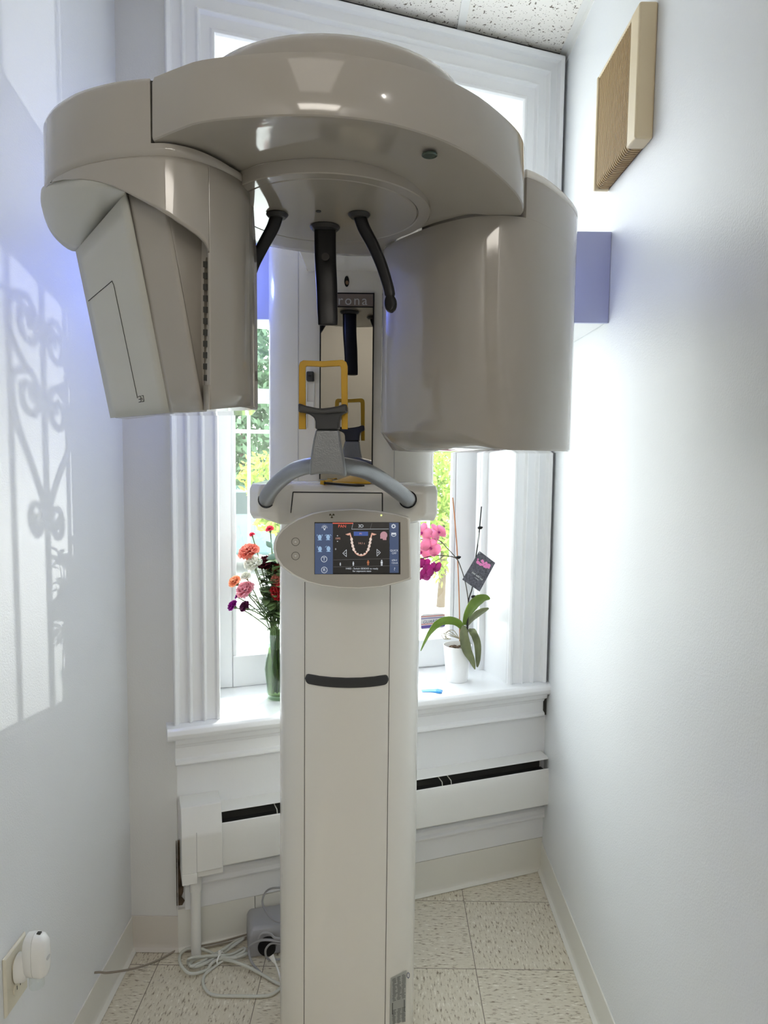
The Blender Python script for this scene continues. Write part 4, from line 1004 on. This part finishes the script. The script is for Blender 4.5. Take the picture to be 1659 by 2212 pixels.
def flower(kind, matk, px, py, y, r, label, up=None, lean=None, leaves=1, seed=1, n=34, group='cut flowers in the glass vase', small=False):
    r *= 1.13
    c = ony(px, py, y); root = vb+Vector((random.Random(seed).uniform(-.016, .016), random.Random(seed+5).uniform(-.016, .016), .03))
    e = empty(kind, tuple(root), label, 'flower', group)
    neck = vb+Vector((random.Random(seed+9).uniform(-.024, .022), random.Random(seed+3).uniform(-.02, .02), .205))
    d = up or ((c-neck).normalized()+Vector((0, -.35, .1))).normalized()
    pts = smoothpath([root, neck.lerp(root, .4), neck, neck.lerp(c, .55)+Vector((0, 0, .012)), c-Vector(d)*r*.75], 5)
    mb = MB(); mb.tube(pts, .0019, 6); st_ = mb.obj('stem', M['stemg'], e)
    mb = MB(); dd = Vector(d).normalized(); mb.tube([c-dd*r*1.05, c-dd*r*.75, c-dd*r*.25, c+dd*r*.0], [.002, r*.30, r*.36, r*.30], 10); mb.obj('calyx', M['stemg'], e)
    mb = MB(); petal_ball(mb, c-dd*r*.22, r, dd, n, .5, seed=seed); mb.obj('bloom', M[matk], e, angle=80)
    if leaves:
        rnd = random.Random(seed+40)
        for q in range(leaves*3):
            mb = MB(); p = pts[int(len(pts)*(.5+.45*rnd.random()))]; a = rnd.uniform(0, 2*PI); dv = Vector((math.cos(a), math.sin(a), rnd.uniform(.2, 1.1))).normalized(); L = rnd.uniform(.03, .055); sd = dv.cross(Vector((0, 0, 1))).normalized()*.005
            mb.grid([[p+dv*L*t-sd*math.sin(PI*min(.98, t+.05))+Vector((0, 0, -.02*t*t)), p+dv*L*t+Vector((0, 0, -.02*t*t-.001)), p+dv*L*t+sd*math.sin(PI*min(.98, t+.05))+Vector((0, 0, -.02*t*t))] for t in [i/6 for i in range(7)]])
            mb.obj('leaf', M['stemg'], e)
    return e
VY = vb.y
flower('carnation', 'rosepink', 583, 1141, VY+.00, .013, 'small rose-red carnation standing highest on the right of the bouquet', leaves=0, seed=1, n=18)
flower('carnation', 'rosepink', 544, 1154, VY-.01, .009, 'tiny rose-red carnation bud at the upper left of the bouquet', leaves=0, seed=2, n=14)
flower('carnation', 'salmon', 536, 1188, VY-.02, .030, 'salmon carnation near the top of the bouquet above the white one', seed=3)
flower('carnation', 'whitef', 545, 1214, VY-.04, .026, 'large white carnation under the salmon one', seed=4)
flower('carnation', 'whitef', 530, 1243, VY-.045, .015, 'small creamy white carnation above the pale pink one', seed=5, n=24, leaves=0)
flower('carnation', 'maroon', 576, 1213, VY+.0, .028, 'nearly black maroon carnation right of the white one', seed=6)
flower('carnation', 'peach', 506, 1254, VY-.03, .020, 'peach carnation at the far left of the bouquet', seed=7, n=26)
flower('carnation', 'pink', 527, 1271, VY-.055, .027, 'large pale pink carnation at the front of the bouquet', seed=8)
flower('carnation', 'purple', 501, 1307, VY-.03, .017, 'bright purple carnation at the lower left of the bouquet', seed=9, n=24)
flower('carnation', 'purple', 512, 1288, VY-.02, .009, 'tiny purple carnation bud under the pink carnation', seed=10, n=12, leaves=0)
flower('carnation', 'dpurple', 527, 1309, VY-.035, .018, 'dark plum carnation right of the bright purple one', seed=11, n=26)
flower('rose', 'red', 606, 1276, VY-.05, .030, 'deep red rose beside the column at the lower right of the bouquet', seed=12, n=30)
flower('carnation', 'salmon', 600, 1249, VY-.03, .020, 'coral carnation just above the deep red rose', seed=13, n=26)
flower('rose', 'red', 598, 1225, VY+.01, .018, 'small red rose between the maroon carnation and the column', seed=14, n=24)
flower('carnation', 'whitef', 553, 1296, VY-.05, .006, 'tiny white bud below the pale pink carnation', seed=15, n=10, leaves=0)
# eucalyptus sprig and filler greens
sg = empty('eucalyptus_sprig', tuple(vb+Vector((0, 0, .03))), 'grey-green eucalyptus sprig with round leaf beside the panel', 'foliage')
mb = MB(); pts = smoothpath([vb+Vector((.005, .0, .03)), vb+Vector((.01, 0, .20)), ony(590, 1260, VY), ony(588, 1215, VY), ony(586, 1165, VY)], 5); mb.tube(pts, .0016, 6); mb.obj('stem', M['sage'], sg)
for px, py, dx, dz, L in ((576, 1207, .035, .004, .055), (588, 1184, -.02, .025, .03), (566, 1218, -.012, .02, .022)):
    mb = MB(); p = ony(px, py, VY-.03); dv = Vector((dx, -.01, dz)).normalized(); sd = dv.cross(Vector((0, 1, .3))).normalized()
    mb.grid([[p+dv*L*t+sd*L*.30*s_*math.sin(PI*min(.97, max(.03, t))) + Vector((0, .004*s_*s_, 0)) for s_ in (-1, -.5, 0, .5, 1)] for t in [i/10 for i in range(11)]]); mb.obj('leaf', M['sage'], sg, solid=.0008)
fg = empty('filler_greenery', tuple(vb+Vector((0, 0, .03))), 'dark green leafy stems filling the bouquet and the vase', 'foliage')
random.seed(22)
for k in range(40):
    mb = MB(); a = random.uniform(-1.0, .5); top = vb+Vector((-.085*random.random()+.03, random.uniform(-.04, .06), random.uniform(.28, .47)))
    neck = vb+Vector((random.uniform(-.026, .024), random.uniform(-.024, .02), .20)); rt0 = vb+Vector((random.uniform(-.022, .022), random.uniform(-.022, .02), .02))
    pts = smoothpath([rt0, neck, neck.lerp(top, .6)+Vector((0, 0, .01)), top], 6); mb.tube(pts, .0017, 6)
    for q in range(9):
        p = pts[int(len(pts)*(.55+.44*random.random()))]; a = random.uniform(0, 2*PI); dv = Vector((math.cos(a), math.sin(a), random.uniform(-.1, .9))).normalized(); L = random.uniform(.03, .058); sd = dv.cross(Vector((0, 0, 1))).normalized()*L*.26
        mb.grid([[p+dv*L*t+sd*s_*math.sin(PI*min(.97, max(.03, t)))+Vector((0, 0, -.012*t*t)) for s_ in (-1, 0, 1)] for t in [i/6 for i in range(7)]])
    mb.obj('leafy_stem', M['stemg'], fg)

# ---------------------------------------------------------------- orchid
ob = onz(987, 1468, .692); ob.z = .6905
orc = empty('potted_orchid', tuple(ob), 'pink orchid in a white ceramic pot on the sill right of the column', 'plant')
mb = MB(); mb.lathe(ob, [(.036, 0), (.0375, .002), (.043, .06), (.0485, .118), (.0495, .124), (.0475, .1245), (.0465, .119), (.041, .10), (.001, .10)], 48); mb.obj('pot', M['porcelain'], orc, angle=50)
mb = MB(); random.seed(5)
for k in range(60):
    a = random.uniform(0, 2*PI); r = .038*math.sqrt(random.random()); c = ob+Vector((r*math.cos(a), r*math.sin(a), .104+random.uniform(0, .008)))
    ax = Vector((random.uniform(-1, 1), random.uniform(-1, 1), random.uniform(-.3, .3))).normalized(); mb.tube([c-ax*.008, c, c+ax*.008], [.002, .0045, .002], 6)
mb.obj('bark_chips', M['bark'], orc)
OY = ob.y
def leafm(pts, widths, th=.0022, side=None):
    mb = MB(); pp = smoothpath(pts, 5); n = len(pp); rows = []
    for i, p in enumerate(pp):
        t = i/(n-1); tan = (pp[min(i+1, n-1)]-pp[max(0, i-1)]).normalized(); sd = Vector(side) if side else tan.cross(Vector((0, 0, 1)))
        sd = (sd-tan*sd.dot(tan)).normalized(); nn = tan.cross(sd); k = t*(len(widths)-1); j = min(int(k), len(widths)-2); w = widths[j]+(widths[j+1]-widths[j])*(k-j)
        rows.append([p+sd*w*s_+nn*(abs(s_)*w*.25) for s_ in (-1, -.7, -.35, 0, .35, .7, 1)])
    mb.grid(rows); return mb
leafm([ony(1002, 1362, OY), ony(985, 1345, OY-.02), ony(955, 1345, OY-.03), ony(930, 1368, OY-.03), ony(909, 1406, OY-.03)], [.006, .015, .020, .020, .012, .001], side=(0, -.55, .8)).obj('leaf', M['green'], orc, solid=.0025)
leafm([ony(1004, 1350, OY), ony(1013, 1325, OY-.005), ony(1030, 1302, OY), ony(1046, 1293, OY), ony(1058, 1294, OY+.005)], [.007, .016, .024, .023, .014, .003], side=(.5, .5, -.7)).obj('leaf', M['green'], orc, solid=.0025)
leafm([ony(1008, 1352, OY+.01), ony(1022, 1335, OY+.02), ony(1040, 1322, OY+.03), ony(1056, 1314, OY+.03)], [.006, .012, .015, .012, .002], side=(.5, .5, -.7)).obj('leaf', M['greend'], orc, solid=.0025)
leafm([ony(1002, 1352, OY-.02), ony(1002, 1375, OY-.045), ony(1008, 1403, OY-.052), ony(1019, 1425, OY-.05), ony(1026, 1446, OY-.05)], [.006, .015, .018, .014, .009, .001], side=(1, .2, 0)).obj('leaf', M['greend'], orc, solid=.0025)
leafm([ony(1012, 1360, OY), ony(1024, 1368, OY-.02), ony(1032, 1390, OY-.02), ony(1033, 1420, OY-.02), ony(1031, 1441, OY-.02)], [.005, .013, .014, .012, .009, .002], side=(.8, -.5, 0)).obj('leaf', M['greend'], orc, solid=.0025)
mb = MB(); mb.tube(smoothpath([ony(993, 1385, OY), ony(992, 1300, OY), ony(988, 1200, OY), ony(983, 1130, OY), ony(978, 1075, OY)]), .0020, 8); mb.obj('stake', M['stick'], orc)
mb = MB(); mb.tube(smoothpath([ony(1008, 1370, OY), ony(1012, 1300, OY), ony(1020, 1270, OY), ony(1024, 1230, OY), ony(1034, 1160, OY), ony(1040, 1094, OY)]), .0022, 8); mb.obj('stake', M['black'], orc)
for px, py in ((1037, 1140), (1023, 1289), (990, 1204)):
    mb = MB(); c = ony(px, py, OY-.002); mb.tube([c-Vector((.008, 0, .001)), c-Vector((.002, 0, 0)), c+Vector((.003, 0, 0)), c+Vector((.009, 0, .002))], [.003, .0055, .0055, .002], 10); mb.obj('clip', M['black'], orc)
mb = MB(); spk = smoothpath([ony(1010, 1375, OY), ony(1012, 1310, OY), ony(1006, 1262, OY), ony(995, 1225, OY-.0), ony(985, 1206, OY-.01), ony(965, 1201, OY-.02), ony(940, 1200, OY-.03), ony(905, 1208, OY-.04)])
mb.tube(spk, .0017, 8); mb.tube(smoothpath([ony(987, 1207, OY-.01), ony(965, 1183, OY-.02), ony(945, 1166, OY-.03), ony(905, 1165, OY-.04)]), .0015, 8)
mb.tube(smoothpath([ony(958, 1202, OY-.02), ony(948, 1208, OY-.03), ony(936, 1215, OY-.04)]), .0012, 6); mb.tube(smoothpath([ony(943, 1200, OY-.03), ony(930, 1180, OY-.03), ony(905, 1172, OY-.03)]), .0012, 6)
mb.obj('flower_spike', mat('spike_dark', (.06, .05, .035), .5), orc)
def orchid_bloom(px, py, y, r, nrm, rot, matk):
    c = ony(px, py, y); n_ = Vector(nrm).normalized(); u = n_.cross(Vector((0, 0, 1))).normalized(); w = u.cross(n_); mb = MB()
    for k, (a, L, wd) in enumerate(((90, 1, .38), (90+72*1.7, 1, .36), (90-72*1.7, 1, .36), (178, 1.05, .62), (2, 1.05, .62))):
        a = math.radians(a)+rot; d = u*math.cos(a)+w*math.sin(a); s_ = n_.cross(d)
        mb.grid([[c+d*r*L*t+s_*r*wd*b*math.sin(PI*(.08+.80*t))**.8+n_*(r*.12*math.sin(PI*t)-r*.15*b*b+(k > 2)*.002) for b in (-1, -.6, -.2, .2, .6, 1)] for t in [i/7 for i in range(8)]])
    o = mb.obj('bloom', M[matk], orc, solid=.0008)
    mb = MB(); mb.tube([c+n_*.001, c+n_*.006-w*.002, c+n_*.010-w*.006], [.002, .004, .0015], 8); mb.obj('lip', M['orchidp'], o)
orchid_bloom(912, 1150, OY-.04, .033, (-.3, -.9, .2), .2, 'orchid')
orchid_bloom(946, 1150, OY-.03, .034, (.5, -.7, .5), -.3, 'orchid')
orchid_bloom(930, 1182, OY-.05, .036, (.2, -.95, -.1), .5, 'orchid')
orchid_bloom(910, 1192, OY-.03, .030, (-.2, -.95, -.1), .1, 'orchid')
orchid_bloom(916, 1222, OY-.04, .028, (0, -.95, .2), .7, 'orchidp')
orchid_bloom(938, 1230, OY-.05, .030, (.6, -.7, -.3), -.5, 'orchidp')
orchid_bloom(913, 1245, OY-.05, .026, (0, -.9, -.4), 0, 'orchidp')
mb = MB()
for k in range(4): mb.tube(smoothpath([ony(992, 1380, OY-.01), ony(980-k*8, 1362+k*2, OY-.03), ony(965-k*2, 1365+k*5, OY-.035), ony(962+k*4, 1380, OY-.03)]), .0013, 6)
mb.obj('aerial_root', mat('root_pale', (.45, .40, .28), .6), orc)
# hanging tag
CN = Vector((.12, -.96, .2)).normalized(); CP = ony(1035, 1235, OY-.025)
def cd(px, py, l=0): return onpl(px, py, CP+CN*l, CN)
tgt = empty('plant_tag', tuple(CP), 'dark tag card printed with pink flowers hanging on the orchid stake', 'tag')
quad = [(1035.5, 1190), (1070, 1216), (1036, 1278), (998.5, 1252)]
mb = MB(); mb.loft([[cd(*p, 0) for p in quad], [cd(*p, .0008) for p in quad]]); mb.obj('card', mat('card_slate', (.085, .085, .105), .45, var=.6, vscale=160), tgt, smooth=False)
mb = MB(); random.seed(11)
for k in range(26):
    a = random.uniform(0, 2*PI); r = math.sqrt(random.random()); x = 1043+14*r*math.cos(a)+3*r*math.sin(a); y = 1217+9*r*math.sin(a)+9*r*math.cos(a)*.55
    n = 7; rr = random.uniform(2.0, 3.6); a0 = random.random()
    mb.face([cd(x+rr*(1+.25*math.sin(q*2.7))*math.cos(2*PI*q/n+a0), y+rr*math.sin(2*PI*q/n+a0), .0010+.00001*k) for q in range(n)])
mb.obj('printed_flowers', mat('print_pink', (.75, .22, .48), .5), tgt, smooth=False)
mb = MB(); e1 = Vector((34, 26)).normalized(); e2 = Vector((-.55, .84)).normalized()
def ct(x, y): v = Vector((1031.5, 1244))+e1*x-e2*y; return cd(v.x, v.y, .0012)
add_txt(mb, 'just add ice', ct, 6.2); add_txt(mb, 'orchids', lambda x, y: ct(x+2, y-6), 3.2)
mb.obj('printed_words', mat('print_white', (.8, .8, .8), .5), tgt, smooth=False)
mb = MB(); mb.tube([ony(1034, 1150, OY-.003), cd(1033, 1175, .002), cd(1036, 1196, .001)], .0006, 5); mb.obj('loop', M['white'], tgt)
# blue tape strip on the sill
mb = MB(); r1 = [onz(910, 1491, .6905), onz(930, 1490, .6905), onz(946, 1491.5, .6905), onz(956, 1492, .6905)]; r2 = [onz(912, 1495, .6905), onz(930, 1495, .6905), onz(947, 1497, .6905), onz(954, 1498, .6905)]
up_ = [0, .001, .004, .001]
mb.loft([[a, b, b+Vector((0, 0, .0015+u)), a+Vector((0, 0, .0015+u))] for a, b, u in zip(r1, r2, up_)])
mb.loft([[a, b, b+Vector((0, 0, .006)), a+Vector((0, 0, .005))] for a, b in ((onz(941, 1492, .691), onz(943, 1497, .691)), (onz(952, 1492, .691), onz(952, 1498, .691)))])
tagp(mb.obj('tape_strip', M['skyblue']), 'crumpled strip of bright blue tape lying on the sill', 'tape')
# security decal on the glass
def gl(px, py, l=.0): return onpl(px, py, WP+WN*(OS-.010+l), WN)
sd_ = empty('security_decal', tuple(gl(936, 1342)), 'small white and purple security decal stuck on the window pane', 'sticker')
mb = MB(); cor = [(909, 1330), (915, 1327), (955, 1325), (961, 1327), (962, 1352), (957, 1356), (912, 1360), (908, 1357)]
mb.loft([[gl(*p, 0) for p in cor], [gl(*p, .001) for p in cor]]); mb.obj('backing', mat('decal_white', (.62, .60, .62), .4), sd_, smooth=False)
mb = MB()
for (a, b, c, d) in (((910, 1352), (961, 1347), (961, 1353), (911, 1358)), ((910, 1336), (960, 1332), (960, 1333.6), (910, 1337.6))): mb.face([gl(*q, .0014) for q in (a, b, c, d)])
mb.obj('purple_stripe', mat('decal_purple', (.10, .06, .28), .4), sd_, smooth=False)
mb = MB(); mb.face([gl(*q, .0014) for q in ((910, 1332), (960, 1328), (960, 1329.4), (910, 1333.4))]); mb.face([gl(*q, .0014) for q in ((910, 1348.5), (960, 1344), (960, 1345.4), (910, 1350))])
mb.obj('red_stripe', mat('decal_red', (.5, .08, .07), .4), sd_, smooth=False)
mb = MB(); add_txt(mb, 'GUARDIAN', lambda x, y: gl(938+x+y*.3, 1342-y-x*.09, .0016), 9.5); mb.obj('lettering', mat('decal_ink', (.05, .06, .14), .4), sd_, smooth=False)

# ---------------------------------------------------------------- outside
GZ = -.55
rd = MB(); rd.box((-30, 2.95, GZ-.1), (30, 40, GZ)); structure(rd.obj('ground', mat('concrete_pavement', (.66, .65, .62), .8, var=.08, vscale=1.5), smooth=False))
def leaf_ball(mb, c, rx, ry, rz, n, s, rnd):
    for k in range(n):
        th = rnd.uniform(0, 2*PI); ph = math.acos(rnd.uniform(-1, 1)); r = rnd.uniform(.55, 1.05)
        p = c+Vector((rx*r*math.sin(ph)*math.cos(th), ry*r*math.sin(ph)*math.sin(th), rz*r*math.cos(ph)))
        a = Vector((rnd.uniform(-1, 1), rnd.uniform(-1, 1), rnd.uniform(-1, 1))).normalized(); b = a.orthogonal().normalized(); L = s*rnd.uniform(.6, 1.3)
        mb.face([p-a*L, p+b*L*.45, p+a*L, p-b*L*.45])
def leafmat(name, col, tr):
    m = bpy.data.materials.new(name); m.use_nodes = True; nt = m.node_tree; b = nt.nodes['Principled BSDF']; o = nt.nodes['Material Output']
    b.inputs['Base Color'].default_value = (*col, 1); b.inputs['Roughness'].default_value = .5
    t = nt.nodes.new('ShaderNodeBsdfTranslucent'); t.inputs['Color'].default_value = (*tr, 1); mx = nt.nodes.new('ShaderNodeMixShader'); mx.inputs[0].default_value = .45
    nt.links.new(b.outputs[0], mx.inputs[1]); nt.links.new(t.outputs[0], mx.inputs[2]); nt.links.new(mx.outputs[0], o.inputs['Surface']); return m
LM = [leafmat('foliage_mid', (.10, .17, .10), (.12, .22, .10)), leafmat('foliage_bright', (.24, .34, .07), (.36, .48, .08))]
def tree(name, x, y, rx, rz, zc, mi, n, s, label, cat='tree', seed=0, group=None):
    rnd = random.Random(seed); e = empty(name, (x, y, GZ), label, cat, group)
    mb = MB(); mb.tube([(x, y, GZ), (x+.03, y, GZ+(zc-GZ)*.5), (x, y, zc)], [.02+rx*.05, .015+rx*.04, .01], 8); mb.obj('trunk', mat('tree_bark', (.12, .09, .06), .8), e)
    mb = MB()
    for k in range(9):
        a = rnd.uniform(0, 2*PI); q = rnd.uniform(0, .55)
        leaf_ball(mb, Vector((x+rx*q*math.cos(a), y+rx*q*math.sin(a), zc+rz*rnd.uniform(-.5, .5))), rx*.6, rx*.6, rz*.5, n//9, s, rnd)
    o = mb.obj('foliage', LM[mi], e, smooth=False, weld=False); o['kind'] = 'stuff'
tree('leafy_tree', -3.1, 15.0, 2.1, 3.0, 3.0, 0, 9000, .10, 'tall shady green tree seen through the left strip of window', group='trees across the street', seed=1)
tree('leafy_tree', 1.6, 16.0, 2.2, 3.0, 3.0, 0, 7000, .10, 'tall green tree seen through the right strip of window', group='trees across the street', seed=2)
tree('flowering_shrub', -1.35, 8.6, .50, .60, .95, 1, 2600, .05, 'bright yellow-green bush left of the column behind the glass', 'bush', group='shrubs across the street', seed=3)
tree('flowering_shrub', .75, 9.2, .75, 1.3, .9, 1, 3800, .05, 'bright yellow-green bush right of the column behind the glass', 'bush', group='shrubs across the street', seed=4)
# parked car
cr = empty('parked_car', (-2.75, 12.2, GZ), 'grey-green parked car seen through the glass at the lower left of the window', 'car')
def cz(z): return GZ+z
prof = [(-2.1, .35), (-2.1, .75), (-1.95, .90), (-1.05, 1.0), (-.55, 1.42), (.75, 1.45), (1.45, 1.02), (2.05, .95), (2.15, .6), (2.1, .35)]
mb = MB(); mb.loft([[Vector((-2.75+x*1.0, 12.2+yy*k, cz(z))) for x, z in prof] for yy, k in ((-.85, 1), (.85, 1))]); mb.obj('body', mat('car_teal', (.10, .17, .17), .25, coat=.5), cr, bevel=.06, seg=3)
cg_ = mat('car_glass', (.02, .04, .04), .08)
for wpf in ([(-.95, 1.03), (-.52, 1.37), (-.02, 1.385), (-.02, 1.03)], [(.06, 1.03), (.06, 1.385), (.70, 1.39), (1.25, 1.05)]):
    mb = MB(); mb.loft([[Vector((-2.75+x, 12.2+yy, cz(z))) for x, z in wpf] for yy in (-.865, -.80)]); mb.obj('side_window', cg_, cr, smooth=False)
for wx in (-1.35, 1.35):
    for wy in (-.78, .78):
        mb = MB(); c = Vector((-2.75+wx, 12.2+wy, cz(.32))); mb.loft([[c+Vector((r*math.cos(a), yy, r*math.sin(a))) for a in [2*PI*k/24 for k in range(24)]] for r, yy in ((.30, -.11), (.32, -.09), (.32, .09), (.30, .11))]); w_ = mb.obj('wheel', M['black'], cr)
        mb = MB(); mb.loft([[c+Vector((r*math.cos(a), yy, r*math.sin(a))) for a in [2*PI*k/16 for k in range(16)]] for r, yy in ((.19, -.118), (.19, .118))]); mb.obj('hub_cap', M['metal'], w_)
